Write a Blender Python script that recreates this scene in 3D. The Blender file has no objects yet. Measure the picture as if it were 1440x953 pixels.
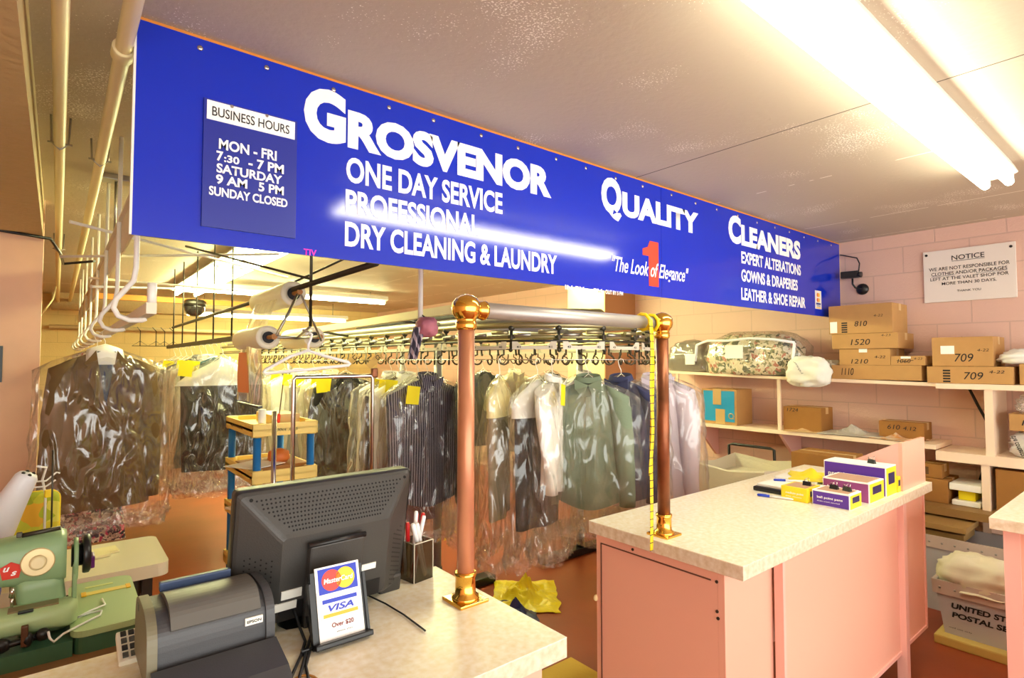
import bpy, bmesh, math, random
from mathutils import Vector, Matrix, noise
S = bpy.context.scene
COL = S.collection
PI = math.pi
rnd = random.Random(7)

# ---------------------------------------------------------------- camera, world, exposure
cd = bpy.data.cameras.new('camera'); cam = bpy.data.objects.new('camera', cd); COL.objects.link(cam)
cd.sensor_width = 36; cd.lens = 787.0/1440*36; cd.clip_start = .02; cd.clip_end = 60
_a = math.radians(50.9); _p = math.atan(31.5/787)
_f = Vector((math.cos(_a)*math.cos(_p), math.sin(_a)*math.cos(_p), math.sin(_p)))
cam.location = (0, 0, 1.55); cam.rotation_euler = _f.to_track_quat('-Z', 'Y').to_euler()
S.camera = cam
w = bpy.data.worlds.new('world'); S.world = w; w.use_nodes = True
w.node_tree.nodes['Background'].inputs[0].default_value = (1, 1, .93, 1)
w.node_tree.nodes['Background'].inputs[1].default_value = 2.9
S.view_settings.view_transform = 'Standard'; S.view_settings.look = 'None'
S.view_settings.exposure = 0.72; S.view_settings.gamma = 1; S.view_settings.use_curve_mapping = False
S.cycles.transparent_max_bounces = 32; S.cycles.max_bounces = 10
FRONT_TUBE = 19.0      # emission of the tubes over the counters
BACK_TUBE = 48.0       # emission of the tubes in the workroom

# ---------------------------------------------------------------- materials
def lin(c):
    return tuple(((v/255)/12.92 if v/255 <= .04045 else ((v/255+.055)/1.055)**2.4) for v in c)
MATS = {}
def mat(name, rgb, rough=.5, metal=0, noise_amt=0, noise_scale=20, bump=0, bump_scale=60, coat=0, alpha=1, spec=.5, stretch=None, second=None):
    if name in MATS: return MATS[name]
    m = bpy.data.materials.new(name); m.use_nodes = True; nt = m.node_tree; N = nt.nodes; L = nt.links
    b = N['Principled BSDF']; c = lin(rgb)
    b.inputs['Base Color'].default_value = (*c, 1); b.inputs['Roughness'].default_value = rough
    b.inputs['Metallic'].default_value = metal; b.inputs['Specular IOR Level'].default_value = spec
    b.inputs['Coat Weight'].default_value = coat; b.inputs['Coat Roughness'].default_value = .06
    if noise_amt or bump:
        tc = N.new('ShaderNodeTexCoord'); mp = N.new('ShaderNodeMapping'); L.new(tc.outputs['Object'], mp.inputs[0])
        if stretch: mp.inputs['Scale'].default_value = stretch
    if noise_amt:
        n = N.new('ShaderNodeTexNoise'); n.inputs['Scale'].default_value = noise_scale; n.inputs['Detail'].default_value = 4
        L.new(mp.outputs[0], n.inputs[0])
        r = N.new('ShaderNodeValToRGB'); r.color_ramp.elements[0].position = .3; r.color_ramp.elements[1].position = .7
        d = lin(second) if second else tuple(v*(1-noise_amt) for v in c)
        r.color_ramp.elements[0].color = (*d, 1); r.color_ramp.elements[1].color = (*c, 1)
        L.new(n.outputs['Fac'], r.inputs[0]); L.new(r.outputs[0], b.inputs['Base Color'])
    if bump:
        n2 = N.new('ShaderNodeTexNoise'); n2.inputs['Scale'].default_value = bump_scale; n2.inputs['Detail'].default_value = 3
        L.new(mp.outputs[0], n2.inputs[0]); bp = N.new('ShaderNodeBump'); bp.inputs['Strength'].default_value = bump
        bp.inputs['Distance'].default_value = .01
        L.new(n2.outputs['Fac'], bp.inputs['Height']); L.new(bp.outputs[0], b.inputs['Normal'])
    MATS[name] = m; return m
def emit(name, rgb, strength):
    if name in MATS: return MATS[name]
    m = bpy.data.materials.new(name); m.use_nodes = True; nt = m.node_tree; nt.nodes.clear()
    o = nt.nodes.new('ShaderNodeOutputMaterial'); e = nt.nodes.new('ShaderNodeEmission')
    e.inputs[0].default_value = (*rgb, 1); e.inputs[1].default_value = strength; nt.links.new(e.outputs[0], o.inputs[0])
    MATS[name] = m; return m
def film(name, clear=.93, tint=(.985, .975, .95), scale=7.0, strength=.8, haze=.045, stretch=(1.6, 1.6, .55)):
    """thin clear dry-cleaning film: mostly see-through, with crinkled gloss"""
    m = bpy.data.materials.new(name); m.use_nodes = True; nt = m.node_tree; N = nt.nodes; L = nt.links; N.clear()
    o = N.new('ShaderNodeOutputMaterial'); tr = N.new('ShaderNodeBsdfTransparent'); tr.inputs[0].default_value = (*tint, 1)
    g = N.new('ShaderNodeBsdfGlossy'); g.inputs['Roughness'].default_value = .13; g.inputs[0].default_value = (1, 1, 1, 1)
    df = N.new('ShaderNodeBsdfDiffuse'); df.inputs[0].default_value = (.9, .88, .84, 1)
    tc = N.new('ShaderNodeTexCoord'); mp = N.new('ShaderNodeMapping'); mp.inputs['Scale'].default_value = stretch
    mp.inputs['Rotation'].default_value = (.2, .5, .3)
    L.new(tc.outputs['Object'], mp.inputs[0])
    n = N.new('ShaderNodeTexNoise'); n.inputs['Scale'].default_value = scale; n.inputs['Detail'].default_value = 2.0; n.inputs['Distortion'].default_value = .9
    n.noise_type = 'RIDGED_MULTIFRACTAL'; n.normalize = True
    L.new(mp.outputs[0], n.inputs[0])
    bp = N.new('ShaderNodeBump'); bp.inputs['Strength'].default_value = strength; bp.inputs['Distance'].default_value = .07
    L.new(n.outputs['Fac'], bp.inputs['Height']); L.new(bp.outputs[0], g.inputs['Normal'])
    lw = N.new('ShaderNodeLayerWeight'); lw.inputs['Blend'].default_value = .18; L.new(bp.outputs[0], lw.inputs['Normal'])
    mul = N.new('ShaderNodeMath'); mul.operation = 'MULTIPLY_ADD'; mul.inputs[1].default_value = .42; mul.inputs[2].default_value = 1-clear
    mul.use_clamp = True
    L.new(lw.outputs['Fresnel'], mul.inputs[0])
    a = N.new('ShaderNodeMixShader'); a.inputs[0].default_value = haze; L.new(tr.outputs[0], a.inputs[1]); L.new(df.outputs[0], a.inputs[2])
    b = N.new('ShaderNodeMixShader'); L.new(mul.outputs[0], b.inputs[0]); L.new(a.outputs[0], b.inputs[1]); L.new(g.outputs[0], b.inputs[2])
    L.new(b.outputs[0], o.inputs[0]); MATS[name] = m; return m
def stripes(name, base, line, period, width, axis=0, rough=.8):
    m = mat(name, base, rough); nt = m.node_tree; N = nt.nodes; L = nt.links
    tc = N.new('ShaderNodeTexCoord'); sp = N.new('ShaderNodeSeparateXYZ'); L.new(tc.outputs['Object'], sp.inputs[0])
    d = N.new('ShaderNodeMath'); d.operation = 'PINGPONG'; d.inputs[1].default_value = period/2; L.new(sp.outputs[axis], d.inputs[0])
    g = N.new('ShaderNodeMath'); g.operation = 'LESS_THAN'; g.inputs[1].default_value = width/2; L.new(d.outputs[0], g.inputs[0])
    mx = N.new('ShaderNodeMix'); mx.data_type = 'RGBA'; mx.inputs[6].default_value = (*lin(base), 1); mx.inputs[7].default_value = (*lin(line), 1)
    L.new(g.outputs[0], mx.inputs[0]); L.new(mx.outputs[2], nt.nodes['Principled BSDF'].inputs['Base Color']); return m
def patches(name, cols, scale, rough=.85, distort=1.0, base_noise=True):
    """floral / mottled cloth: voronoi cells coloured through a stepped ramp"""
    m = mat(name, cols[0], rough); nt = m.node_tree; N = nt.nodes; L = nt.links
    tc = N.new('ShaderNodeTexCoord'); nz = N.new('ShaderNodeTexNoise'); nz.inputs['Scale'].default_value = scale*.7
    L.new(tc.outputs['Object'], nz.inputs[0])
    ad = N.new('ShaderNodeMix'); ad.data_type = 'RGBA'; ad.blend_type = 'ADD'; ad.inputs[0].default_value = .12*distort
    L.new(tc.outputs['Object'], ad.inputs[6]); L.new(nz.outputs['Color'], ad.inputs[7])
    v = N.new('ShaderNodeTexVoronoi'); v.inputs['Scale'].default_value = scale; L.new(ad.outputs[2], v.inputs[0])
    sp = N.new('ShaderNodeSeparateColor'); L.new(v.outputs['Color'], sp.inputs[0])
    r = N.new('ShaderNodeValToRGB'); r.color_ramp.interpolation = 'CONSTANT'
    while len(r.color_ramp.elements) < len(cols): r.color_ramp.elements.new(.5)
    for i, c in enumerate(cols):
        r.color_ramp.elements[i].position = i/len(cols); r.color_ramp.elements[i].color = (*lin(c), 1)
    L.new(sp.outputs[0], r.inputs[0]); L.new(r.outputs[0], nt.nodes['Principled BSDF'].inputs['Base Color']); return m

# surfaces of the room
def ceiling_mat():
    m = mat('ceiling_paint', (198, 184, 162), .62, bump=.25, bump_scale=35); nt = m.node_tree; N = nt.nodes; L = nt.links
    tc = N.new('ShaderNodeTexCoord')
    n1 = N.new('ShaderNodeTexNoise'); n1.inputs['Scale'].default_value = 140; n1.inputs['Detail'].default_value = 2; L.new(tc.outputs['Object'], n1.inputs[0])
    n2 = N.new('ShaderNodeTexNoise'); n2.inputs['Scale'].default_value = 2.2; L.new(tc.outputs['Object'], n2.inputs[0])
    a = N.new('ShaderNodeMath'); a.operation = 'MULTIPLY'; L.new(n1.outputs['Fac'], a.inputs[0]); L.new(n2.outputs['Fac'], a.inputs[1])
    g = N.new('ShaderNodeMath'); g.operation = 'GREATER_THAN'; g.inputs[1].default_value = .385; L.new(a.outputs[0], g.inputs[0])
    sp = N.new('ShaderNodeSeparateXYZ'); L.new(tc.outputs['Object'], sp.inputs[0])
    fac = g.outputs[0]
    n3 = N.new('ShaderNodeTexNoise'); n3.inputs['Scale'].default_value = 6; L.new(tc.outputs['Object'], n3.inputs[0])
    n3g = N.new('ShaderNodeMath'); n3g.operation = 'GREATER_THAN'; n3g.inputs[1].default_value = .47; L.new(n3.outputs['Fac'], n3g.inputs[0])
    for x in (1.9, 3.03, 3.68, 4.38):
        d = N.new('ShaderNodeMath'); d.operation = 'COMPARE'; d.inputs[1].default_value = x; d.inputs[2].default_value = .0045; L.new(sp.outputs[0], d.inputs[0])
        k = N.new('ShaderNodeMath'); k.operation = 'MULTIPLY'; L.new(d.outputs[0], k.inputs[0]); L.new(n3g.outputs[0], k.inputs[1])
        q = N.new('ShaderNodeMath'); q.operation = 'MAXIMUM'; L.new(fac, q.inputs[0]); L.new(k.outputs[0], q.inputs[1]); fac = q.outputs[0]
    mx = N.new('ShaderNodeMix'); mx.data_type = 'RGBA'; mx.inputs[6].default_value = (*lin((198, 184, 162)), 1); mx.inputs[7].default_value = (*lin((252, 246, 232)), 1)
    L.new(fac, mx.inputs[0])
    crack = N.new('ShaderNodeMath'); crack.operation = 'COMPARE'; crack.inputs[1].default_value = 1.125; crack.inputs[2].default_value = .004; L.new(sp.outputs[0], crack.inputs[0])
    m2 = N.new('ShaderNodeMix'); m2.data_type = 'RGBA'; m2.inputs[7].default_value = (*lin((96, 84, 70)), 1); L.new(crack.outputs[0], m2.inputs[0]); L.new(mx.outputs[2], m2.inputs[6])
    L.new(m2.outputs[2], N['Principled BSDF'].inputs['Base Color']); return m
def block_mat(name, rgb, vertical_axis='X'):
    """painted concrete block: brick texture drives a shallow bump at the joints"""
    m = mat(name, rgb, .7, spec=.3); nt = m.node_tree; N = nt.nodes; L = nt.links
    tc = N.new('ShaderNodeTexCoord'); sp = N.new('ShaderNodeSeparateXYZ'); L.new(tc.outputs['Object'], sp.inputs[0])
    cb = N.new('ShaderNodeCombineXYZ'); L.new(sp.outputs[1 if vertical_axis == 'X' else 0], cb.inputs[0]); L.new(sp.outputs[2], cb.inputs[1])
    br = N.new('ShaderNodeTexBrick'); br.inputs['Scale'].default_value = 1; br.inputs['Brick Width'].default_value = .405; br.inputs['Row Height'].default_value = .2025
    br.inputs['Mortar Size'].default_value = .005; br.inputs['Mortar Smooth'].default_value = .35
    c = lin(rgb); br.inputs['Color1'].default_value = (*c, 1); br.inputs['Color2'].default_value = (*(v*.96 for v in c), 1); br.inputs['Mortar'].default_value = (*(v*.84 for v in c), 1)
    L.new(cb.outputs[0], br.inputs[0]); L.new(br.outputs['Color'], N['Principled BSDF'].inputs['Base Color'])
    n = N.new('ShaderNodeTexNoise'); n.inputs['Scale'].default_value = 90; L.new(tc.outputs['Object'], n.inputs[0])
    k = N.new('ShaderNodeMath'); k.operation = 'MULTIPLY_ADD'; k.inputs[1].default_value = -3; L.new(br.outputs['Fac'], k.inputs[0]); L.new(n.outputs['Fac'], k.inputs[2])
    bp = N.new('ShaderNodeBump'); bp.inputs['Strength'].default_value = .35; bp.inputs['Distance'].default_value = .006; L.new(k.outputs[0], bp.inputs['Height'])
    L.new(bp.outputs[0], N['Principled BSDF'].inputs['Normal']); return m

M_ceil = ceiling_mat()
M_wallR = block_mat('pink_block_paint', (230, 192, 174))
M_wallB = block_mat('cream_block_paint', (226, 200, 140), 'Y')
M_pinkwall = mat('pink_plaster', (236, 190, 160), .7, noise_amt=.05, noise_scale=8)
M_tan = mat('tan_paint', (196, 140, 96), .7)
M_cream = mat('lit_side_and_knob_cream', (240, 216, 160), .7)
M_beam = mat('beam_paint', (196, 170, 122), .65, bump=.5, bump_scale=30, noise_amt=.06)
M_floor = mat('red_vinyl', (150, 66, 34), .38, noise_amt=.25, noise_scale=2.5, bump=.05, bump_scale=15)
M_lam = mat('speckled_laminate', (254, 248, 232), .28, noise_amt=.18, noise_scale=60, second=(240, 226, 190))
M_lamedge = mat('laminate_edge', (238, 226, 206), .35, noise_amt=.15, noise_scale=55, second=(216, 196, 160))
M_pink = mat('pink_laminate', (244, 184, 160), .38)
M_pinkd = mat('pink_trim', (246, 190, 176), .4)
M_blue = mat('blue_sign_enamel', (10, 44, 190), .1, spec=.6)
M_bluep = mat('blue_placard', (34, 46, 150), .3)
M_white = mat('white_vinyl', (255, 255, 255), .45)
M_black = mat('black_ink', (18, 18, 20), .6)
M_blackp = mat('black_plastic', (26, 26, 28), .35)
M_red = mat('sign_red', (226, 60, 34), .5)
M_magenta = mat('magenta_remnant', (236, 40, 200), .5)
M_orange = mat('raw_wood_trim', (226, 142, 52), .6, noise_amt=.2, noise_scale=30, stretch=(1, 12, 12))
M_pipe = mat('cream_conduit', (236, 220, 172), .4)
M_steel = mat('galvanised_steel', (170, 166, 158), .32, metal=.9)
M_darksteel = mat('dark_steel', (78, 74, 66), .4, metal=.8)
M_chrome = mat('chrome', (214, 210, 206), .14, metal=1)
M_whitem = mat('white_enamel_metal', (240, 236, 228), .35)
M_rail = mat('brushed_pewter', (186, 182, 176), .42, metal=.6)
M_copper = mat('aged_copper', (222, 150, 116), .36, metal=.45, noise_amt=.35, noise_scale=7, second=(176, 122, 86), stretch=(1, 1, .6))
M_copperd = mat('dark_copper', (160, 92, 58), .34, metal=.6, noise_amt=.4, noise_scale=9, second=(104, 62, 34))
M_brass = mat('polished_brass', (244, 196, 92), .1, metal=1)
M_card = mat('cardboard', (192, 146, 88), .8, noise_amt=.08, noise_scale=14)
M_cardd = mat('dark_cardboard', (164, 112, 50), .8, noise_amt=.1, noise_scale=14)
M_tape = mat('packing_tape', (206, 170, 112), .3)
M_paper = mat('white_paper', (250, 248, 240), .7)
M_yellowtag = mat('yellow_ticket', (252, 232, 24), .65)
M_tubeF = emit('tube_light_front', (1, .97, .78), FRONT_TUBE)
M_tubeB = emit('tube_light_back', (.98, 1, .50), BACK_TUBE)
M_shelf = mat('cream_pink_board', (252, 226, 198), .4)
M_boardb = mat('brown_shelf_board', (150, 112, 62), .5, noise_amt=.1, noise_scale=10)
M_film = film('garment_film')
M_film2 = film('crinkled_film', clear=.89, scale=7.5, strength=1.0, haze=.04)
M_hem = film('crumpled_hem_film', clear=.84, scale=16, strength=1.0, haze=.16)
M_bagc = film('zip_bag_vinyl', clear=.92, scale=5, strength=.5, haze=.09)

# ---------------------------------------------------------------- mesh builder
LOC = {}
class MB:
    def __init__(s): s.bm = bmesh.new()
    def box(s, lo, hi, bev=0, rz=0, rot=None):
        c = [(a+b)/2 for a, b in zip(lo, hi)]; d = [abs(b-a) for a, b in zip(lo, hi)]
        return s.bx(c, d, bev, rz, rot)
    def bx(s, c, d, bev=0, rz=0, rot=None, taper=None):
        r = bmesh.ops.create_cube(s.bm, size=1); vs = r['verts']
        for v in vs:
            v.co = Vector((v.co.x*d[0], v.co.y*d[1], v.co.z*d[2]))
            if taper and v.co.z < 0: v.co.x *= taper; v.co.y *= taper
        if bev:
            es = list({e for v in vs for e in v.link_edges})
            q = bmesh.ops.bevel(s.bm, geom=es, offset=bev, segments=2, affect='EDGES', profile=.6)
            vs = list({v for f in q['faces'] for v in f.verts} | {v for v in vs if v.is_valid})
        R = rot if rot is not None else Matrix.Rotation(rz, 3, 'Z')
        for v in vs: v.co = R @ v.co + Vector(c)
        return s
    def loft(s, rings, closed=True, cap0=False, cap1=False, smooth=True):
        R = [[s.bm.verts.new(p) for p in r] for r in rings]; n = len(R[0])
        for a, b in zip(R, R[1:]):
            for i in range(n if closed else n-1):
                j = (i+1) % n
                try: f = s.bm.faces.new((a[i], a[j], b[j], b[i])); f.smooth = smooth
                except ValueError: pass
        if cap0: s.bm.faces.new(list(reversed(R[0])))
        if cap1: s.bm.faces.new(R[-1])
        return R
    def tube(s, pts, r, n=8, closed=False, cap=True):
        P = [Vector(p) for p in pts]; rr = r if isinstance(r, (list, tuple)) else [r]*len(P); rings = []; up = None
        for i, p in enumerate(P):
            if closed: t = P[(i+1) % len(P)]-P[i-1]
            else: t = P[min(i+1, len(P)-1)]-P[max(i-1, 0)]
            t.normalize()
            if up is None: up = t.orthogonal().normalized()
            else:
                up = up-t*up.dot(t)
                up = up.normalized() if up.length > 1e-6 else t.orthogonal().normalized()
            sd = t.cross(up)
            rings.append([p+(up*math.cos(2*PI*k/n)+sd*math.sin(2*PI*k/n))*rr[i] for k in range(n)])
        if closed: rings.append(rings[0])
        s.loft(rings, True, cap and not closed, cap and not closed); return s
    def cyl(s, a, b, r, r2=None, n=20):
        return s.tube([a, b], [r, r if r2 is None else r2], n)
    def lathe(s, prof, c=(0, 0, 0), axis=(0, 0, 1), n=24):
        A = Vector(axis).normalized(); U = A.orthogonal().normalized(); V = A.cross(U); C = Vector(c)
        s.loft([[C+A*h+(U*math.cos(2*PI*k/n)+V*math.sin(2*PI*k/n))*max(r, 1e-4) for k in range(n)] for r, h in prof], True, True, True); return s
    def ball(s, c, r, sc=(1, 1, 1), n=20):
        q = bmesh.ops.create_uvsphere(s.bm, u_segments=n, v_segments=max(6, n//2), radius=r)
        for v in q['verts']:
            v.co = Vector((v.co.x*sc[0], v.co.y*sc[1], v.co.z*sc[2]))+Vector(c)
            for f in v.link_faces: f.smooth = True
        return s
    def prism(s, poly, ex, ey, o, t):
        """2D polygon in the plane o + x*ex + y*ey, extruded by the vector t"""
        ex, ey, o, t = Vector(ex), Vector(ey), Vector(o), Vector(t)
        a = [s.bm.verts.new(o+ex*x+ey*y) for x, y in poly]; b = [s.bm.verts.new(o+ex*x+ey*y+t) for x, y in poly]; n = len(poly)
        s.bm.faces.new(list(reversed(a))); s.bm.faces.new(b)
        for i in range(n): s.bm.faces.new((a[i], a[(i+1) % n], b[(i+1) % n], b[i]))
        return s
    def quad(s, a, b, c, d):
        s.bm.faces.new([s.bm.verts.new(p) for p in (a, b, c, d)]); return s
    def grid(s, fn, nu, nv, smooth=True):
        V = [[s.bm.verts.new(fn(i/nu, j/nv)) for i in range(nu+1)] for j in range(nv+1)]
        for j in range(nv):
            for i in range(nu):
                f = s.bm.faces.new((V[j][i], V[j][i+1], V[j+1][i+1], V[j+1][i])); f.smooth = smooth
        return s
    def done(s, name, m, parent=None, label=None, solid=0, normals=True):
        if normals: bmesh.ops.recalc_face_normals(s.bm, faces=s.bm.faces)
        me = bpy.data.meshes.new(name); 
        o = Vector(LOC[parent.name]) if parent is not None else None
        if o is None:
            xs = [v.co for v in s.bm.verts]
            o = Vector(((min(v.x for v in xs)+max(v.x for v in xs))/2, (min(v.y for v in xs)+max(v.y for v in xs))/2, min(v.z for v in xs)))
        for v in s.bm.verts: v.co -= o
        s.bm.to_mesh(me); s.bm.free(); me.materials.append(m)
        ob = bpy.data.objects.new(name, me); COL.objects.link(ob)
        if parent is not None: ob.parent = parent; LOC[ob.name] = tuple(o)
        else: ob.location = o; LOC[ob.name] = tuple(o)
        if solid:
            md = ob.modifiers.new('solid', 'SOLIDIFY'); md.thickness = solid; md.offset = 0
        if label: ob['label'] = label
        return ob
def tag(o, label, cat, group=None):
    o['label'] = label; o['category'] = cat
    if group: o['group'] = group
    return o
def thing(name, label, cat, loc=(0, 0, 0), rz=0, group=None, local=False):
    o = bpy.data.objects.new(name, None); COL.objects.link(o); o.location = loc; o.rotation_euler = (0, 0, rz); o.empty_display_size = .05
    LOC[o.name] = (0, 0, 0) if local else tuple(loc)
    return tag(o, label, cat, group)
def struct(o): o['kind'] = 'structure'; return o
def box(name, lo, hi, m, parent=None, bev=0, label=None): return MB().box(lo, hi, bev).done(name, m, parent, label)
def copy_tree(o, parent=None):
    c = o.copy(); COL.objects.link(c)
    if parent: c.parent = parent
    for ch in list(o.children): copy_tree(ch, c)
    return c

# lettering: the built-in face turned into flat mesh and fitted to a width and a capital height
def text(body, o, ex, ey, width, cap, m, parent, bold=0.0, shear=0.0, name='lettering', align='L', thick=.0008, space=1.0):
    cu = bpy.data.curves.new('t', 'FONT'); cu.body = body; cu.size = 1; cu.offset = bold; cu.shear = shear; cu.space_character = space
    cu.resolution_u = 4
    t = bpy.data.objects.new('t', cu); COL.objects.link(t)
    dg = bpy.context.evaluated_depsgraph_get(); me = bpy.data.meshes.new_from_object(t.evaluated_get(dg))
    bpy.data.objects.remove(t); bpy.data.curves.remove(cu)
    xs = [v.co.x for v in me.vertices]; x0, x1 = min(xs), max(xs)
    H = .729 + 2*bold
    sx = width/(x1-x0); sy = cap/H
    ex, ey, o = Vector(ex), Vector(ey), Vector(o); nrm = ex.cross(ey)
    P = Vector(LOC[parent.name]); off = {'L': 0, 'C': -width/2, 'R': -width}[align]
    for v in me.vertices: v.co = o+ex*((v.co.x-x0)*sx+off)+ey*((v.co.y+bold)*sy)+nrm*thick-P
    me.materials.clear(); me.materials.append(m); me.name = name
    ob = bpy.data.objects.new(name, me); COL.objects.link(ob); ob.parent = parent; LOC[ob.name] = LOC[parent.name]; return ob
EXs, EZ = (1, 0, 0), (0, 0, 1)          # writing on a face that looks towards -Y
EXw = (0, -1, 0)                        # writing on a face that looks towards -X

# ================================================================ SETTING
struct(box('floor', (-2.6, -3, -.06), (5.1, 10.7, 0), M_floor))
struct(box('ceiling', (-2.6, -3, 2.53), (5.1, 10.7, 2.62), M_ceil))
struct(box('wall_right', (5.02, -3, 0), (5.14, 10.7, 2.53), M_wallR))
struct(box('wall_back', (-2.6, 10.5, 0), (5.02, 10.62, 2.53), M_wallB))
struct(box('wall_left', (-2.62, -3, 0), (-2.5, 10.6, 2.53), M_pinkwall))
struct(box('wall_partition', (-2.5, 4.4, 0), (-.08, 4.52, 2.53), M_pinkwall))
b = MB().box((4.52, 4.0, 0), (5.02, 4.55, 2.53)); struct(b.done('wall_column', M_cream))  # brown column; the light on its side face is put into the cream
struct(box('column_front', (4.515, 3.985, 0), (5.02, 4.0, 2.53), M_tan))  # brown front face of the column, as a thin slab
struct(MB().prism([(-.6, 2.31), (-.085, 2.31), (-.085, 2.53), (-.6, 2.53)], (1, 0, 0), (0, 0, 1), (0, -1.5, 0), (0, 6, 0)).done('ceiling_beam', M_beam))
struct(box('ceiling_trim', (.14, 1.872, 2.5), (5.02, 1.91, 2.53), M_orange))
struct(box('wall_back_lintel', (-.08, 10.2, 2.3), (2.2, 10.5, 2.53), M_beam))

# ================================================================ BLUE SIGN
sg = thing('shop_sign', 'long blue fascia sign with white lettering hung under the ceiling across the shop', 'sign', (2.57, 1.87, 1.9))
MB().box((.15, 1.865, 1.903), (2.58, 1.875, 2.518)).done('sign_panel', M_blue, sg)
pn2 = MB().box((2.583, 1.865, 1.903), (5.012, 1.875, 2.518)).done('sign_panel', M_blue, sg)
MB().box((.146, 1.862, 1.903), (.152, 1.879, 2.518)).done('edge_strip', M_whitem, sg)
YS = 1.8642
def sgn(body, x0, x1, zz, cap, m=M_white, parent=sg, y=YS, **k): return text(body, (x0, y, zz), EXs, EZ, x1-x0, cap, m, parent, **k)
sgn('G', .619, .765, 2.3, .192, bold=.055); sgn('ROSVENOR', .772, 1.748, 2.3, .142, bold=.055)
sgn('ONE DAY SERVICE', .768, 1.462, 2.178, .095, bold=.03)
sgn('PROFESSIONAL', .767, 1.341, 2.068, .088, bold=.03)
sgn('DRY CLEANING & LAUNDRY', .766, 1.782, 1.951, .092, bold=.03)
sgn('Q', 2.089, 2.244, 2.3, .192, bold=.05); sgn('UALITY', 2.25, 2.945, 2.303, .134, bold=.05)
sgn('C', 3.282, 3.434, 2.307, .19, bold=.05); sgn('LEANERS', 3.439, 4.291, 2.306, .144, bold=.05)
sgn('EXPERT ALTERATIONS', 3.435, 4.292, 2.188, .083, bold=.03)
sgn('GOWNS & DRAPERIES', 3.431, 4.235, 2.071, .083, bold=.03)
sgn('LEATHER & SHOE REPAIR', 3.427, 4.358, 1.949, .084, bold=.03)
MB().prism([(.35, 0), (.92, 0), (.92, 1), (.42, 1), (.3, .86), (0, .8), (0, .66), (.35, .66)], (.15, 0, 0), (0, 0, .245), (2.414, 1.8645, 1.957), (0, -.001, 0)).done('numeral', M_red, sg, label='red number one')
text('"The Look of Elegance"', (2.165, 1.8632, 2.008), EXs, (0, 0, 1), .67, .082, M_white, sg, shear=.35, bold=.012)
sgn('IN BY', 1.834, 1.964, 1.887, .022, bold=.02); sgn('PM', 2.03, 2.09, 1.887, .022, bold=.02); sgn('OUT BY 5 PM', 2.115, 2.25, 1.887, .022, bold=.02)
sgn('TIV', .625, .668, 1.903, .022, m=M_magenta, bold=.02)
dc = MB().box((4.53, 1.8635, 1.957), (4.64, 1.865, 2.1)).done('card_decal', mat('decal_white', (240, 236, 230), .4), sg)
for zz, c in ((2.066, (232, 120, 40)), (2.026, (214, 80, 40))):
    MB().lathe([(.016, 0), (.016, .0006)], (4.572, 1.8633, zz), (0, -1, 0), 20).done('decal_circle', mat('decal_%d' % c[1], c, .5), dc)
    MB().lathe([(.016, 0), (.016, .0005)], (4.596, 1.8631, zz), (0, -1, 0), 20).done('decal_circle', mat('decal_gold', (246, 190, 60), .5), dc)
MB().box((4.545, 1.8628, 1.99), (4.625, 1.8635, 2.004)).done('decal_band', mat('decal_blue', (30, 50, 140), .5), dc)
MB().box((4.545, 1.8628, 1.962), (4.625, 1.8635, 1.97)).done('decal_band', mat('decal_gold', (246, 190, 60), .5), dc)
text('VISA', (4.551, 1.8632, 1.974), EXs, EZ, .068, .013, MATS['decal_blue'], dc, bold=.02, shear=.2)
for x in [.31, .5, .72, .93, 1.12, 1.35, 1.55, 1.78, 1.98, 2.2, 2.42, 2.68, 2.92, 3.15, 3.4, 3.65, 3.9, 4.12, 4.36, 4.6, 4.85]:
    MB().lathe([(.0085, 0), (.0085, .002), (.004, .004)], (x, 1.865, 2.49-.003*math.sin(x*9)), (0, -1, 0), 12).done('rivet', M_chrome, sg)
hp = MB().box((.322, 1.856, 1.952), (.596, 1.8648, 2.34), .001).done('hours_panel', M_bluep, sg, label='smaller darker blue placard with opening hours')
MB().box((.33, 1.8545, 2.277), (.588, 1.857, 2.335)).done('header_strip', M_white, hp)
for x in (.398, .5): MB().lathe([(.005, 0), (.005, .002)], (x, 1.8545, 2.332), (0, -1, 0), 10).done('screw', M_chrome, hp)
text('BUSINESS HOURS', (.344, 1.854, 2.29), EXs, EZ, .226, .03, M_black, hp, bold=.006)
for tx, x0, x1, zz, cp in (('MON - FRI', .364, .532, 2.193, .034), ('7', .358, .377, 2.156, .032), (':30', .379, .422, 2.156, .024), ('- 7 PM', .448, .555, 2.155, .032), ('SATURDAY', .359, .55, 2.12, .03), ('9 AM', .358, .446, 2.086, .03), ('5 PM', .479, .556, 2.086, .03), ('SUNDAY CLOSED', .34, .568, 2.048, .029)):
    text(tx, (x0, 1.855, zz), EXs, EZ, x1-x0, cp, M_white, hp, bold=.03)

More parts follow.
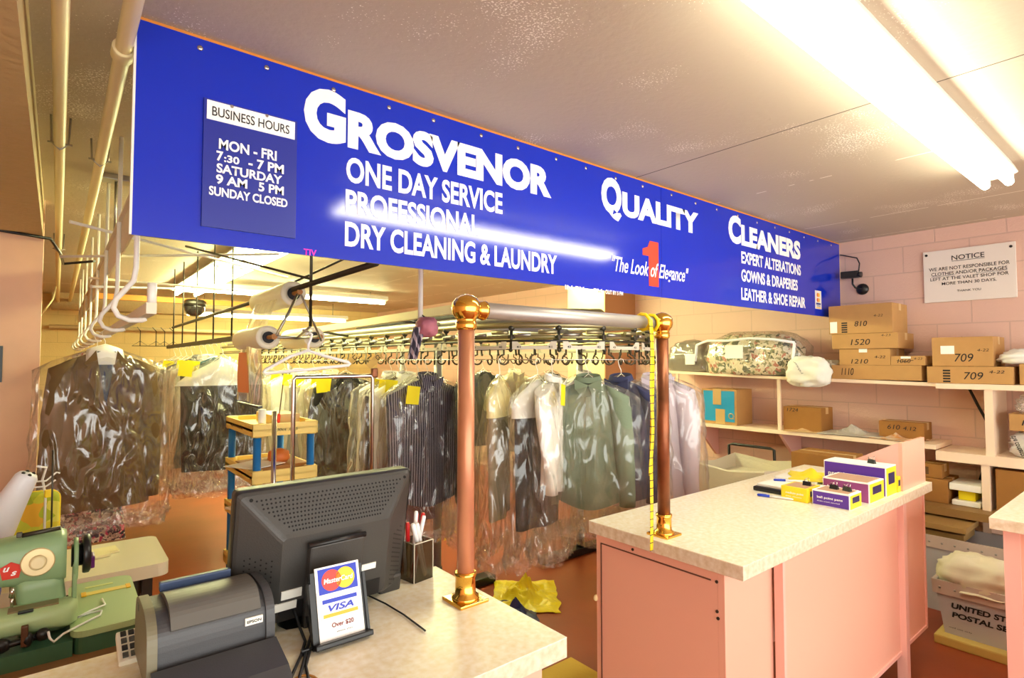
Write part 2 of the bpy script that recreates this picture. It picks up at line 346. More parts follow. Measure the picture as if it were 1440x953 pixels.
# ================================================================ FLUORESCENT LIGHTS
def strip_light(label, c, length, axis, tubes, m, width=.15, drop=.09, group=None):
    """ceiling channel with tubes under it; axis 'X' or 'Y'"""
    t = thing('fluorescent_light', label, 'light', (c[0], c[1], c[2]-drop), 0, group)
    L2 = length/2
    def P(a, b, z): return (c[0]+a, c[1]+b, z) if axis == 'X' else (c[0]+b, c[1]+a, z)
    z = c[2]
    prof = [(-width/2, z-drop*.62), (-width*.3, z-drop*.8), (width*.3, z-drop*.8), (width/2, z-drop*.62), (width/2, z-drop*.55), (width*.36, z), (-width*.36, z), (-width/2, z-drop*.55)]
    mb = MB(); mb.loft([[P(-L2, y, zz) for y, zz in prof], [P(L2, y, zz) for y, zz in prof]], True, True, True, False); mb.done('housing', M_whitem, t)
    if z < 2.53:
        for e in (-.8, .8):
            q = P(e*L2, 0, 0); MB().cyl((q[0], q[1], z), (q[0], q[1], 2.53), .006, n=8).done('suspension_rod', M_steel, t)
    n = tubes
    for i in range(n):
        y = (i-(n-1)/2)*width*.6 if n > 1 else 0
        MB().cyl(P(-L2+.03, y, z-drop-.012), P(L2-.03, y, z-drop-.012), .019, n=16).done('tube', m, t)
        for e in (-1, 1):
            mb = MB(); p = P(e*(L2-.02), y, z-drop*.85); mb.bx(p, (.02, .034, drop*.7) if axis == 'X' else (.034, .02, drop*.7), .003); mb.done('lamp_holder', M_whitem, t)
    return t
strip_light('long twin-tube fluorescent light on the ceiling in front of the blue sign', (2.41, .61, 2.53), 2.42, 'X', 2, M_tubeF, .15, .09)
strip_light('wide twin-tube fluorescent light running back from behind the opening hours placard', (1.28, 4.6, 2.53), 2.42, 'Y', 2, M_tubeB, .36, .1, None)
strip_light('wide twin-tube fluorescent light beyond the dark overhead pole, farther one of the pair', (1.28, 7.1, 2.53), 2.42, 'Y', 2, M_tubeB, .36, .1, None)
strip_light('fluorescent light crossing the workroom ceiling above the film rolls', (2.45, 7.4, 2.48), 2.44, 'X', 1, M_tubeB, .16, .08)
strip_light('low fluorescent light at the far wall of the workroom', (2.65, 9.3, 2.33), 2.44, 'X', 1, M_tubeB, .16, .08)
strip_light('added fluorescent light hidden above the garment conveyor beyond the sign', (3.4, 4.2, 2.53), 2.42, 'X', 2, M_tubeB, .3, .1)  # unseen extra lamp, put in to light the conveyor

# ================================================================ CEILING PIPES AND CABLES
def conduit(label, pts, r, clamps):
    t = thing('ceiling_conduit', label, 'pipe', pts[0], 0)
    MB().tube(pts, r, 14).done('pipe', M_pipe, t)
    for p in clamps:
        y = Vector(p)
        mb = MB(); mb.tube([(p[0]-r-.012, p[1], 2.53), (p[0]-r-.008, p[1], p[2]), (p[0], p[1], p[2]-r-.006), (p[0]+r+.008, p[1], p[2]), (p[0]+r+.012, p[1], 2.53)], .004, 6)
        mb.cyl((p[0]-r-.02, p[1], p[2]), (p[0]+r+.02, p[1], p[2]), .004, n=8); mb.done('hanger_clamp', M_steel, t)
    return t
conduit('straight cream ceiling pipe left of the one beside the sign', [(-.02, -.6, 2.42), (-.015, 1.6, 2.42), (-.012, 3.6, 2.42), (-.01, 10.45, 2.40)], .019, [(-.012, 2.85, 2.42), (-.01, 5.5, 2.41)])
t = conduit('slanting cream ceiling pipe with a coupling beside the left end of the sign', [(.118, -.6, 2.44), (.125, 1.6, 2.44), (.128, 3.6, 2.44), (.125, 10.45, 2.42)], .021, [(.126, 3.05, 2.44)])
MB().lathe([(.027, -.03), (.029, -.025), (.029, .025), (.027, .03)], (.1255, 1.93, 2.44), (0, 1, 0)).done('coupling', M_pipe, t)
tag(MB().tube([(-2.0, 4.36, 2.29), (-1.0, 4.37, 2.3), (-.3, 4.36, 2.31), (-.05, 4.36, 2.29), (.0, 4.7, 2.26), (.02, 5.5, 2.3), (.2, 5.2, 2.3)], .009, 8).done('cable_bundle', M_blackp), 'dark cable bundle along the top of the pink partition wall', 'cable')
tag(MB().tube([(-.03, 8.0, 2.38), (-.05, 7.6, 2.2), (-.15, 7.0, 1.95), (-.3, 6.5, 1.8)], .008, 8).done('loose_cable', M_pipe), 'loose pale cable sagging beside the pink partition', 'cable')
tag(MB().tube([(.22, 3.6, 2.53), (.22, 3.6, 2.24)], .006, 8).bx((.22, 3.6, 2.515), (.16, .1, .03), .004).done('ceiling_bracket', M_steel), 'small steel ceiling bracket with a drop rod by the cream pipe', 'bracket')

# ================================================================ SLICK RAIL WITH J HOOKS (left)
sr = thing('hanging_rail', 'pale steel hanging rail carried by white crook hooks, holding the brown coat', 'rail', (.215, 5, 1.7))
MB().box((.205, 2.0, 1.694), (.232, 8.6, 1.728)).done('rail_bar', mat('beige_bar', (226, 214, 190), .4), sr)
for y in (2.2, 2.95, 3.75, 4.6, 5.5, 6.5, 7.5, 8.4):
    x = .195
    pts = [(x, y, 2.53), (x, y, 1.86), (x-.006, y, 1.815), (x-.03, y, 1.78), (x-.052, y, 1.75), (x-.058, y, 1.722), (x-.045, y, 1.697), (x-.015, y, 1.684), (x+.02, y, 1.686), (x+.03, y, 1.692)]
    MB().tube(pts, .0085, 10).done('crook_hook', M_whitem, sr)
MB().cyl((.222, 2.03, 1.72), (.222, 2.03, 1.79), .013, n=12).done('end_stop', M_whitem, sr)
MB().box((.204, 2.25, 2.02), (.212, 8.4, 2.16)).box((.19, 2.25, 2.155), (.226, 8.4, 2.165)).done('support_channel', mat('beige_bar', (226, 214, 190), .4), sr)
for a, b_ in (((.03, 3.3, 2.2), (1.2, 3.9, 2.12)), ((.0, 3.9, 2.12), (1.0, 3.4, 2.18)), ((.15, 4.6, 2.1), (1.15, 4.3, 2.05)), ((.15, 4.2, 2.0), (1.0, 4.9, 2.12))):
    tag(MB().tube([a, b_], .008, 8).done('brace_rod', M_whitem), ['thin white brace rod crossing under the left end of the sign, upper one', 'thin white brace rod slanting up to the right under the sign', 'thin white brace rod by the second crook hook', 'lower thin white brace rod behind the crook hooks'][[3.3, 3.9, 4.6, 4.2].index(a[1])], 'rod', 'brace rods')
tag(box('timber_beam', (.25, 8.5, 2.32), (2.35, 8.56, 2.39), M_orange), 'orange timber beam crossing the far workroom ceiling', 'beam')
dm = thing('security_dome', 'black half-dome camera under the timber beam', 'camera', (1.42, 8.5, 2.24))
MB().lathe([(.13, .05), (.13, 0), (.12, -.05), (.09, -.1), (.04, -.125), (0, -.13)], (1.42, 8.52, 2.28), (0, 0, 1)).done('dome', mat('dark_dome', (40, 38, 36), .1, coat=1), dm)
MB().lathe([(.14, 0), (.14, .06), (.1, .09)], (1.42, 8.52, 2.29), (0, 0, 1)).done('mount_ring', M_darksteel, dm)
tag(MB().cyl((-.1, 10.35, 2.05), (3.8, 10.35, 2.05), .03, n=12).done('wall_pipe', M_pipe), 'cream pipe running across the far back wall', 'pipe')
for i, x in enumerate((.95, 1.15, 1.26, 1.38)):
    tag(MB().tube([(x, 9.9, 1.78), (x, 9.9, 1.85), (x, 9.9, 2.0), (x, 10.33, 2.08)], .006, 6).tube([(x, 9.9, 1.85), (x-.1, 9.9, 1.78), (x+.1, 9.9, 1.78)], .006, 6, True).done('wire_hanger', M_darksteel), 'empty wire hanger on the far wall pipe', 'hanger', 'empty hangers on the far wall')

# ================================================================ RIGHT WALL: notice, camera
nt_ = thing('notice_board', 'white notice plaque about unclaimed clothes screwed to the pink block wall', 'sign', (5.01, 1.03, 1.98))
MB().box((5.002, .766, 1.983), (5.015, 1.286, 2.362), .002).done('board', mat('notice_white', (240, 232, 222), .4), nt_)
for p in ((1.266, 2.335), (.79, 2.33)): MB().lathe([(.009, 0), (.009, .003)], (5.002, p[0], p[1]), (-1, 0, 0), 14).done('screw', M_black, nt_)
for s_, a, c_, zz, cp in (('NOTICE', 1.115, .93, 2.28, .036), ('WE ARE NOT RESPONSIBLE FOR', 1.252, .798, 2.213, .026), ('CLOTHES AND/OR PACKAGES', 1.238, .812, 2.177, .025), ('LEFT AT THE VALET SHOP FOR', 1.245, .805, 2.141, .024), ('MORE THAN 30 DAYS.', 1.177, .87, 2.105, .022), ('THANK YOU', 1.089, .955, 2.049, .016)):
    text(s_, (5.0012, a, zz), EXw, EZ, a-c_, cp, M_black, nt_, bold=.008)
    if s_ == 'NOTICE': box('underline', (5.0005, c_, zz-.008), (5.002, a, zz-.005), M_black, nt_)
    if s_.startswith('CLOTHES'):
        box('underline', (5.0005, 1.10, zz-.006), (5.002, a, zz-.004), M_black, nt_); box('underline', (5.0005, c_, zz-.006), (5.002, .98, zz-.004), M_black, nt_)
cm = thing('security_camera', 'small black camera on a wall arm beside the right end of the sign', 'camera', (5.0, 1.73, 2.12))
MB().lathe([(.045, 0), (.045, .01), (.03, .02), (.01, .025)], (5.018, 1.70, 2.13), (-1, 0, 0), 20).done('wall_plate', M_blackp, cm)
MB().tube([(5.0, 1.70, 2.13), (4.95, 1.73, 2.14), (4.94, 1.745, 2.17), (4.94, 1.745, 2.215)], .007, 8).done('arm', M_blackp, cm)
MB().bx((4.93, 1.76, 2.245), (.05, .125, .055), .006, .15).cyl((4.93, 1.70, 2.24), (4.93, 1.675, 2.238), .022, n=16).done('body', M_blackp, cm)
MB().tube([(4.94, 1.70, 2.262), (4.95, 1.695, 2.33), (4.97, 1.72, 2.38), (5.0, 1.8, 2.41), (5.01, 1.858, 2.43)], .005, 8).done('cord', M_blackp, cm)

# ================================================================ WALL SHELVES
us = thing('wall_shelf', 'upper pink-white wall shelf carrying the bagged bedding and the carton stacks', 'shelf', (4.83, 2.1, 1.37))
mb = MB(); mb.loft([[(4.64, y, z), (5.018, y, z), (5.018, y, z-.024), (4.64, y, z-.024)] for y, z in ((1.14, 1.405), (2.0, 1.42), (3.32, 1.46))], True, True, True, False); mb.done('shelf_board', M_shelf, us)
for y, z in ((2.22, 1.40), (3.2, 1.43)): MB().box((4.655, y-.012, z-.43), (4.675, y+.012, z+.0)).done('shelf_support', M_shelf, us)
ls = thing('wall_shelf', 'lower pink wall shelf with the blue carton standing on it', 'shelf', (4.83, 2.1, .95))
MB().box((4.62, 1.15, .955), (5.018, 3.1, .985)).done('shelf_board', M_shelf, ls)
MB().prism([(0, 0), (.34, -.3), (.37, -.3), (.37, 0)], (1, 0, 0), (0, 0, 1), (4.64, 2.2, .955), (0, .025, 0)).done('shelf_bracket', M_pinkd, ls)
MB().prism([(0, 0), (.34, -.3), (.37, -.3), (.37, 0)], (1, 0, 0), (0, 0, 1), (4.64, 2.98, .955), (0, .025, 0)).done('shelf_bracket', M_pinkd, ls)
su = thing('shelf_unit', 'pink shelving unit with uprights in the corner at the right', 'shelf', (4.83, .5, 0))
for z0, z1, y1 in ((1.368, 1.403, 1.136), (.888, .95, 1.147), (.55, .6, 1.25)):
    MB().box((4.61 if z0 > .6 else 4.5, -.6, z0), (5.018, y1, z1)).done('shelf_board', M_shelf if z0 > .6 else M_boardb, su)
for ya, yb, z0, z1 in ((.842, .885, .95, 1.368), (.87, .912, .6, .888), (.87, .912, 0, .55), (-.6, -.56, 0, 1.368)):
    MB().box((4.62, ya, z0), (5.018, yb, z1)).done('upright', M_shelf, su)
tag(MB().tube([(4.9, 1.02, 1.37), (4.93, .98, 1.25), (4.95, .93, 1.12), (4.95, .91, .985), (4.96, .93, .88), (4.97, .97, .8), (4.98, 1.0, .7)], .009, 8).done('power_cable', M_blackp), 'black power cable hanging down the pink wall between the shelves', 'cable')

# cartons on the shelves; every carton is a thing with writing, tape and label of its own
GTOP = 'cartons on the upper shelf'
def carton(label, x0, x1, y0, y1, z0, z1, writing=(), tape=True, m=None, paper=None, marks=None, group=GTOP, rz=0, endtape=False):
    """front face looks towards -X; writing = (text, share along the face, share up, width, height)"""
    m = m or M_card; t = thing('cardboard_box', label, 'box', ((x0+x1)/2, (y0+y1)/2, z0), 0, group)
    mb = MB(); mb.box((x0, y0, z0), (x1, y1, z1), .0025)
    mb.done('carton', m, t)
    if tape:
        ym = (y0+y1)/2
        MB().box(((x0+x1)/2-.025, y0-.0008, z1-.05), ((x0+x1)/2+.025, y1+.0008, z1+.0012)).done('tape', M_tape, t)
    MB().box((x0+.01, (y0+y1)/2-.0012, z1-.0005), (x1-.01, (y0+y1)/2+.0012, z1+.0016)).done('flap_seam', M_cardd, t)
    for s_, u, v, ww, hh in writing:
        text(s_, (x0-.0004, y1-(y1-y0)*u, z0+(z1-z0)*v), EXw, EZ, ww, hh, M_black, t, shear=.18, name='handwriting')
    if any(w_[0] == '1060' for w_ in writing):
        yy = y1-(y1-y0)*.18; zz_ = z0+(z1-z0)*.45; MB().tube([(x0-.001, yy, zz_+.004), (x0-.001, yy-.045, zz_-.004), (x0-.001, yy-.1, zz_+.006)], .0016, 6).done('strike_line', M_black, t)
    if paper:
        u, v, ww, hh = paper; MB().box((x0-.001, y1-(y1-y0)*u-ww, z0+(z1-z0)*v), (x0+.001, y1-(y1-y0)*u, z0+(z1-z0)*v+hh)).done('shipping_label', M_paper, t)
    if marks:
        u, v, ww, hh = marks; mk = MB()
        for k in range(5): mk.box((x0-.0008, y1-(y1-y0)*u-ww, z0+(z1-z0)*v+hh*k/5), (x0+.001, y1-(y1-y0)*u, z0+(z1-z0)*v+hh*(k+.6)/5))
        mk.done('printed_bars', M_black, t)
    return t
X0 = 4.645
carton('long low carton marked 1110 at the bottom of the left stack', X0, 4.97, 1.222, 1.802, 1.416, 1.522, [('1110', .12, .3, .085, .055)], marks=None)
carton('carton marked 1210 resting on the long low carton', X0, 4.95, 1.407, 1.745, 1.523, 1.643, [('1210', .24, .1, .115, .034), ('4-22', .7, .42, .07, .02)], paper=(.4, .78, .055, .026))
carton('small flat carton with crossed-out number beside the 1210 carton', X0, 4.93, 1.2, 1.405, 1.523, 1.588, [('1060', .2, .25, .08, .028), ('4-23', .68, .6, .05, .016)], paper=(.3, .72, .06, .015))
carton('flat carton marked 1520 in the middle of the left stack', X0-.01, 4.98, 1.354, 1.791, 1.645, 1.757, [('1520', .3, .25, .13, .045), ('4-23', .76, .78, .06, .016)])
carton('tall carton marked 810 on top of the left stack', X0, 4.97, 1.388, 1.814, 1.759, 1.975, [('810', .42, .25, .085, .04), ('4-22', .72, .55, .06, .018)], paper=(.02, .04, .05, .085), marks=(.21, .04, .04, .085))
carton('flat carton marked 709 lying under its taller namesake', X0-.02, 4.98, .741, 1.187, 1.405, 1.516, [('709', .45, .25, .1, .05), ('4-22', .74, .62, .075, .02)], marks=(.2, .06, .04, .09))
carton('taller carton marked 709 with a white address label', X0, 4.98, .837, 1.16, 1.518, 1.712, [('709', .38, .16, .1, .055), ('4-22', .75, .5, .06, .018)], paper=(.15, .42, .075, .055))
carton('carton at the right edge of the picture beside the flat 709 carton', X0, 4.98, .25, .715, 1.405, 1.535)
G2 = 'cartons on the lower shelves'
carton('brown carton marked 1724 next to the shelf support', X0+.035, 4.9, 1.9, 2.195, .987, 1.18, [('1724', .1, .8, .09, .03)], m=M_cardd, group=G2)
carton('small brown carton marked 610 on the lower shelf', X0+.12, 4.95, 1.25, 1.53, .987, 1.11, [('610', .2, .55, .08, .035), ('4.12', .55, .55, .08, .028)], m=M_cardd, group=G2)
carton('small carton marked 14 in the upper pigeonhole at the right', X0, 4.93, .48, .772, 1.118, 1.222, [('14', .2, .35, .06, .035)], group=G2)
carton('large carton marked 4.17 in the lower pigeonhole behind the right counter', X0-.01, 4.98, .42, .845, .602, .868, [('4.17', .28, .48, .11, .035)], m=M_cardd, group=G2)
carton('small carton on a larger one at the low shelf behind the pink counter', X0, 4.82, 1.125, 1.24, .76, .85, [], m=M_cardd, group=G2, marks=(.1, .25, .03, .05))
carton('larger carton under the small one at the low shelf behind the pink counter', X0-.02, 4.9, 1.09, 1.265, .602, .757, [], group=G2, m=M_cardd)
bb = thing('blue_box', 'bright blue carton with brown tape strips on the lower shelf', 'box', (4.76, 2.76, .987))
MB().box((4.65, 2.59, .987), (4.92, 2.93, 1.30), .003).done('carton', M_card, bb)
MB().box((4.648, 2.61, 1.012), (4.652, 2.912, 1.284)).done('blue_panel', mat('carton_blue', (26, 150, 200), .5), bb)
MB().box((4.645, 2.735, 1.16), (4.65, 2.815, 1.302)).box((4.645, 2.735, 1.3), (4.85, 2.815, 1.3035)).done('tape_strip', M_tape, bb)
MB().box((4.645, 2.70, .99), (4.65, 2.79, 1.122)).done('tape_strip', M_tape, bb)
mb = MB(); mb.tube([(4.646, 2.64+.022*math.cos(a*PI/9), 1.065+.022*math.sin(a*PI/9)) for a in range(18)], .005, 6, True); mb.box((4.645, 2.615, 1.04), (4.648, 2.635, 1.046)); mb.done('round_mark', M_tape, bb)

# soft bags
def pillow(name, m, c, size, parent=None, seed=0, sag=.0, rz=0, power=.5, crumple=.012, flatbot=.55, ncr=6, label=None):
    def sp(v, p): return math.copysign(abs(v)**p, v)
    mb = MB(); n, k = 44, 22; R = Matrix.Rotation(rz, 3, 'Z'); rings = []
    for j in range(k+1):
        ph = -PI/2+PI*j/k; ring = []
        for i in range(n):
            th = 2*PI*i/n
            p = Vector((sp(math.cos(ph), .6)*sp(math.cos(th), power), sp(math.cos(ph), .6)*sp(math.sin(th), power), math.sin(ph)))
            q = p*1.7+Vector((seed*3.1, seed, 0))
            d = noise.noise(q*ncr/3)*crumple*2+noise.noise(q*ncr)*crumple
            z = p.z if p.z > -flatbot else -flatbot
            p2 = Vector((p.x*size[0]/2, p.y*size[1]/2, (z+flatbot)/(1+flatbot)*size[2]))
            nn = Vector((p.x, p.y, p.z*.6)); nn.normalize()
            p2 += nn*d
            if z == -flatbot: p2.z = 0
            ring.append(R @ p2+Vector(c))
        rings.append(ring)
    mb.loft(rings, True, True, True); return mb.done(name, m, parent, label)
M_bed = patches('floral_bedding', [(246, 234, 208), (226, 210, 172), (128, 132, 90), (244, 230, 200), (92, 94, 68), (210, 130, 110), (250, 242, 224), (164, 158, 118), (240, 226, 196)], 30)
cb = thing('bagged_comforter', 'big clear zipped bag of floral bedding bulging on the upper shelf', 'bedding', (4.79, 2.47, 1.44))
pillow('folded_bedding', M_bed, (4.79, 2.5, 1.437), (.36, .84, .35), cb, 3, crumple=.014, power=.55, ncr=4)
pillow('clear_bag', M_bagc, (4.79, 2.48, 1.435), (.40, .92, .375), cb, 3, crumple=.014, power=.5, ncr=4)
MB().tube([(4.56, 2.92, 1.70), (4.545, 2.8, 1.735), (4.535, 2.6, 1.73), (4.535, 2.4, 1.745), (4.54, 2.2, 1.73), (4.56, 2.04, 1.70)], .011, 8).tube([(4.56, 2.04, 1.70), (4.55, 2.06, 1.5)], .012, 8).tube([(4.56, 2.92, 1.70), (4.55, 2.93, 1.55)], .012, 8).done('white_piping', M_white, cb)
MB().box((4.528, 2.46, 1.575), (4.536, 2.62, 1.69)).done('paper_insert', M_paper, cb)
gb = thing('bagged_blanket', 'grey bagged blanket with a white label, leftmost on the upper shelf', 'bedding', (4.83, 3.1, 1.452))
pillow('blanket', mat('grey_blanket', (132, 118, 104), .9, bump=.4, bump_scale=90), (4.83, 3.12, 1.452), (.34, .42, .29), gb, 8, crumple=.012, power=.4)
MB().box((4.645, 3.0, 1.52), (4.655, 3.1, 1.62)).box((4.643, 3.01, 1.548), (4.65, 3.09, 1.556)).done('label_card', M_paper, gb)
pillow('clear_cover', M_bagc, (4.83, 3.12, 1.45), (.36, .44, .30), gb, 8, crumple=.012, power=.4)
wb = thing('laundry_bag', 'white cloth laundry bundle with black scrawl hanging over the shelf edge', 'bag', (4.64, 1.93, 1.33))
pillow('cloth_bag', mat('white_cloth', (240, 238, 228), .85, bump=.4, bump_scale=14), (4.558, 1.94, 1.352), (.13, .33, .235), wb, 5, crumple=.012, power=.8, flatbot=.95, ncr=4)
pillow('grey_flap', mat('grey_film', (186, 176, 160), .4), (4.76, 1.86, 1.425), (.2, .2, .13), wb, 6, crumple=.012, power=.8)
text('laundry', (4.488, 2.0, 1.54), (0, -.5, -.85), (-.2, .85, .5), .11, .03, M_black, wb, shear=.3, name='handwriting', thick=.004)
gm = mat('mailer_grey', (206, 200, 192), .4, noise_amt=.3, noise_scale=12)
GM = 'flattened mailers on the lower shelf'
def crumple_sheet(name, label, cat, c, sx, sy, hh, m, seed, rz=0, group=None, parent=None, solid=.004):
    mb = MB(); R = Matrix.Rotation(rz, 3, 'Z')
    def fn(u, v):
        x, y = (u-.5)*sx, (v-.5)*sy
        e = min(1, 6*min(u, 1-u, v, 1-v)+.15)
        q = Vector((x*7+seed, y*7, seed*2)); z = (.75*max(0, 1-2.2*abs(noise.noise(q)))*.8+.4*abs(noise.noise(q*2.1))+.12*abs(noise.noise(q*5)))*hh*(e**.6)*max(.25, 1.25-3.2*math.hypot((u-.5), (v-.5)))
        return R @ Vector((x+.02*noise.noise(Vector((y*12, seed, 0))), y+.02*noise.noise(Vector((x*12, seed, 4))), max(z, .001)))+Vector(c)
    mb.grid(fn, 40, 40, False)
    o = mb.done(name, m, parent, solid=solid)
    return tag(o, label, cat, group) if parent is None else o
crumple_sheet('mailer_bag', 'crumpled grey plastic mailer lying beside the 1724 carton', 'mailer', (4.78, 1.72, .99), .3, .42, .07, gm, 2, .2, GM)
crumple_sheet('mailer_bag', 'pale plastic mailer with an orange corner next to the 610 carton', 'mailer', (4.76, 1.42, .99), .26, .3, .05, mat('mailer_white', (232, 226, 216), .35, noise_amt=.15, noise_scale=20, second=(224, 150, 60)), 5, -.3, GM)
crumple_sheet('mailer_bag', 'flat tan envelope lying under the 1724 carton end', 'mailer', (4.7, 2.02, .988), .18, .3, .03, mat('mailer_tan', (214, 178, 130), .5), 9, .1, GM)
pb = thing('padded_bag', 'white plastic parcel bag with black lettering in the upper pigeonhole', 'bag', (4.8, .62, .955))
pillow('parcel', mat('parcel_white', (236, 234, 230), .35), (4.79, .6, .952), (.3, .36, .165), pb, 11, crumple=.015, power=.5)
text('the contents', (4.637, .745, 1.09), (0, -.35, -.93), (-.05, .93, -.35), .13, .03, M_black, pb, bold=.02, name='lettering')
pillow_o = pillow('clear_pouch', M_bagc, (4.78, .6, 1.222), (.26, .3, .12), None, 13, crumple=.02); tag(pillow_o, 'clear empty pouch on the small carton in the upper pigeonhole', 'bag')
tag(pillow('parcel_bag', mat('parcel_white', (236, 234, 230), .35), (4.78, .62, 1.537), (.3, .42, .09), None, 14, crumple=.012), 'white soft parcel lying on the carton at the far right of the top shelf', 'bag')
for i, (z0, z1, m_, dx, lb) in enumerate(((.602, .635, M_paper, 0, 'white bottom package of the low shelf stack'), (.636, .70, M_yellowtag, .03, 'yellow package in the middle of the low shelf stack'), (.701, .745, M_paper, -.01, 'white top package of the low shelf stack'))):
    tag(MB().box((4.64+dx, .925+dx, z0), (4.9, 1.075-dx, z1), .006).done('package', m_), lb, 'package', 'packages on the low shelf')
tag(MB().box((4.3, .93, .50), (4.61, 1.3, .535), .004).box((4.34, .95, .44), (4.6, 1.27, .48), .004).tube([(4.56, 1.12, 0), (4.56, 1.12, .45)], .014, 10).box((4.4, 1.0, 0), (4.6, 1.25, .02), .004).done('folding_board', mat('brown_board', (160, 124, 70), .6)), 'brown folding board standing under the low shelf', 'board')

# hamper
hm = thing('laundry_hamper', 'grey canvas laundry hamper with a black tube handle under the wall shelf', 'hamper', (4.25, 2.2, 0))
mb = MB(); rim = []
def hring(z, g, sagz=0):
    r = []
    for x, y in ((3.9, 1.97), (3.9, 2.25), (3.9, 2.56), (4.22, 2.56), (4.55, 2.56), (4.55, 2.25), (4.55, 1.97), (4.22, 1.97)):
        r.append((4.23+(x-4.23)*g, 2.26+(y-2.26)*g, z+sagz*(1 if x == 4.22 or y == 2.25 else 0)))
    return r
mb.loft([hring(.12, .8), hring(.4, .96), hring(.76, 1.0, -.03), hring(.77, .97, -.03), hring(.74, .95, -.03), hring(.66, .9)], True, True, True, False)
mb.done('canvas_bag', mat('grey_canvas', (214, 204, 182), .9, bump=.3, bump_scale=40), hm)
MB().tube([(4.6, 2.62, .1), (4.6, 2.64, .82), (4.6, 2.6, .83), (4.6, 2.27, .83), (4.6, 2.24, .82), (4.6, 2.22, .1)], .012, 8).done('handle_frame', M_blackp, hm)
for x in (4.05, 4.5):
    for y in (1.95, 2.4): MB().lathe([(.04, -.012), (.04, .012)], (x, y, .04), (1, 0, 0), 16).cyl((x, y, .06), (x, y, .13), .008, n=8).done('caster', M_blackp, hm)
carton('open brown carton leaning beside the grey hamper', 4.2, 4.5, 1.55, 1.92, .58, .89, [], m=M_cardd, group=G2)
carton('carton beneath the leaning brown carton by the hamper', 4.2, 4.52, 1.56, 1.83, 0, .575, [], m=M_card, group=G2)

# ================================================================ USPS TUBS
M_tub = mat('corrugated_plastic', (190, 188, 192), .45)
M_tuby = mat('yellowed_plastic', (206, 178, 96), .45)
def tub(label, c, sx, sy, h, writing, z0=0, m=M_tub):
    t = thing('mail_tub', label, 'tub', (c[0], c[1], z0), 0, 'mail tubs')
    mb = MB()
    def rg(z, s_): return [(c[0]+a*sx/2*s_, c[1]+b_*sy/2*s_, z0+z) for a, b_ in ((-1, -1), (-1, 1), (1, 1), (1, -1))]
    mb.loft([rg(.0, .86), rg(h, 1), rg(h, .965), rg(.02, .835)], True, True, True, False); mb.done('tub_body', m, t)
    mb = MB(); mb.loft([rg(h-.07, 1.0), rg(h-.07, 1.03), rg(h+.004, 1.045), rg(h+.004, .98)], True, False, False, False); mb.done('rim_band', mat('rim_plastic', (200, 180, 168), .5), t)
    for k in range(8):
        y = c[1]+sy/2*.9-sy*.9*k/7; MB().ball((c[0]-sx/2*1.03, y, z0+h-.035), .007, (.5, 1, 1), 10).done('rivet', M_steel, t)
    if writing:
        sl = Vector((-(sx/2*.14)/h, 0, 1)).normalized()
        xs_ = lambda z: c[0]-sx/2*(.86+.14*z/h)-.001
        for s_, z, ww in writing:
            text(s_, (xs_(z), c[1]+sy/2*.72, z0+z), EXw, sl, ww, .032, M_black, t, bold=.04, shear=.12)
        text('mail use only', (xs_(.03), c[1]+sy/2*.78, z0+.035), EXw, sl, .1, .008, M_black, t)
    return t
t = tub('grey mail tub with black postal lettering stuffed with cloth by the right counter', (4.01, .72, 0), .34, .52, .285, [('UNITED STATES', .148, .335), ('POSTAL SERVICE', .098, .37)], .05)
tag(MB().box((3.8, .5, 0), (4.2, .98, .05), .008).done('tub_base', M_tuby), 'yellowed shallow tray under the lettered mail tub', 'tray')
tub('second grey mail tub behind the lettered one', (4.45, .95, 0), .34, .5, .46, None)
cl = crumple_sheet('folded_cloth', 'cream cloth bundle heaped in the lettered mail tub', 'cloth', (4.0, .66, .30), .34, .44, .12, mat('cream_cloth', (226, 218, 190), .9), 21, .1)
pillow('folded_cloth', mat('cream_cloth', (226, 218, 190), .9), (3.98, .80, .3), (.3, .4, .17), None, 22, crumple=.014, power=.7, ncr=4); o = bpy.data.objects['folded_cloth.001'] if 'folded_cloth.001' in bpy.data.objects else None
if o: tag(o, 'rolled cream cloth hanging over the front rim of the lettered mail tub', 'cloth')

# ================================================================ COUNTERS
def slab(t, x0, x1, y0, y1, z0=.908, z1=.95):
    MB().box((x0, y0, z0), (x1, y1, z1), .002).done('edge_band', M_lamedge, t)
    MB().box((x0+.0005, y0+.0005, z1-.0005), (x1-.0005, y1-.0005, z1+.0015)).done('worktop', M_lam, t)
pc = thing('service_counter', 'pink laminate counter with a speckled top to the right of the gap', 'counter', (2.48, 1.17, 0))
slab(pc, 1.57, 3.39, .862, 1.474)
MB().box((1.6, .9625, .04), (1.63, 1.462, .908)).done('end_panel', M_pink, pc)
mb = MB()
for lo, hi in (((1.597, .985, .868), (1.6, 1.44, .872)), ((1.597, 1.436, .06), (1.6, 1.44, .872))): mb.box(lo, hi)
mb.done('panel_seam', mat('seam_dark', (110, 70, 56), .6), pc)
for y, z in ((1.29, .885), (.965, .87), (.965, .78), (.962, .76)): MB().lathe([(.005, 0), (.005, .003)], (1.6, y, z), (-1, 0, 0), 10).done('screw', M_darksteel, pc)
MB().ball((1.6, 1.466, .66), .012, (1, .7, 1), 12).done('knob', M_cream, pc)
MB().box((1.6, .94, 0), (1.9, .962, .908)).done('corner_panel', M_pink, pc)
MB().box((1.905, .905, .225), (3.02, .925, .908)).done('front_panel', M_pink, pc)
MB().box((1.893, .9, .225), (1.91, .93, .908)).box((1.905, .9, .215), (3.02, .93, .232)).done('panel_trim', M_pinkd, pc)
MB().box((3.02, .88, 0), (3.062, .92, .908)).done('leg', M_pinkd, pc)
MB().box((3.1, .895, .25), (3.36, .915, .908)).done('front_panel', M_pink, pc)
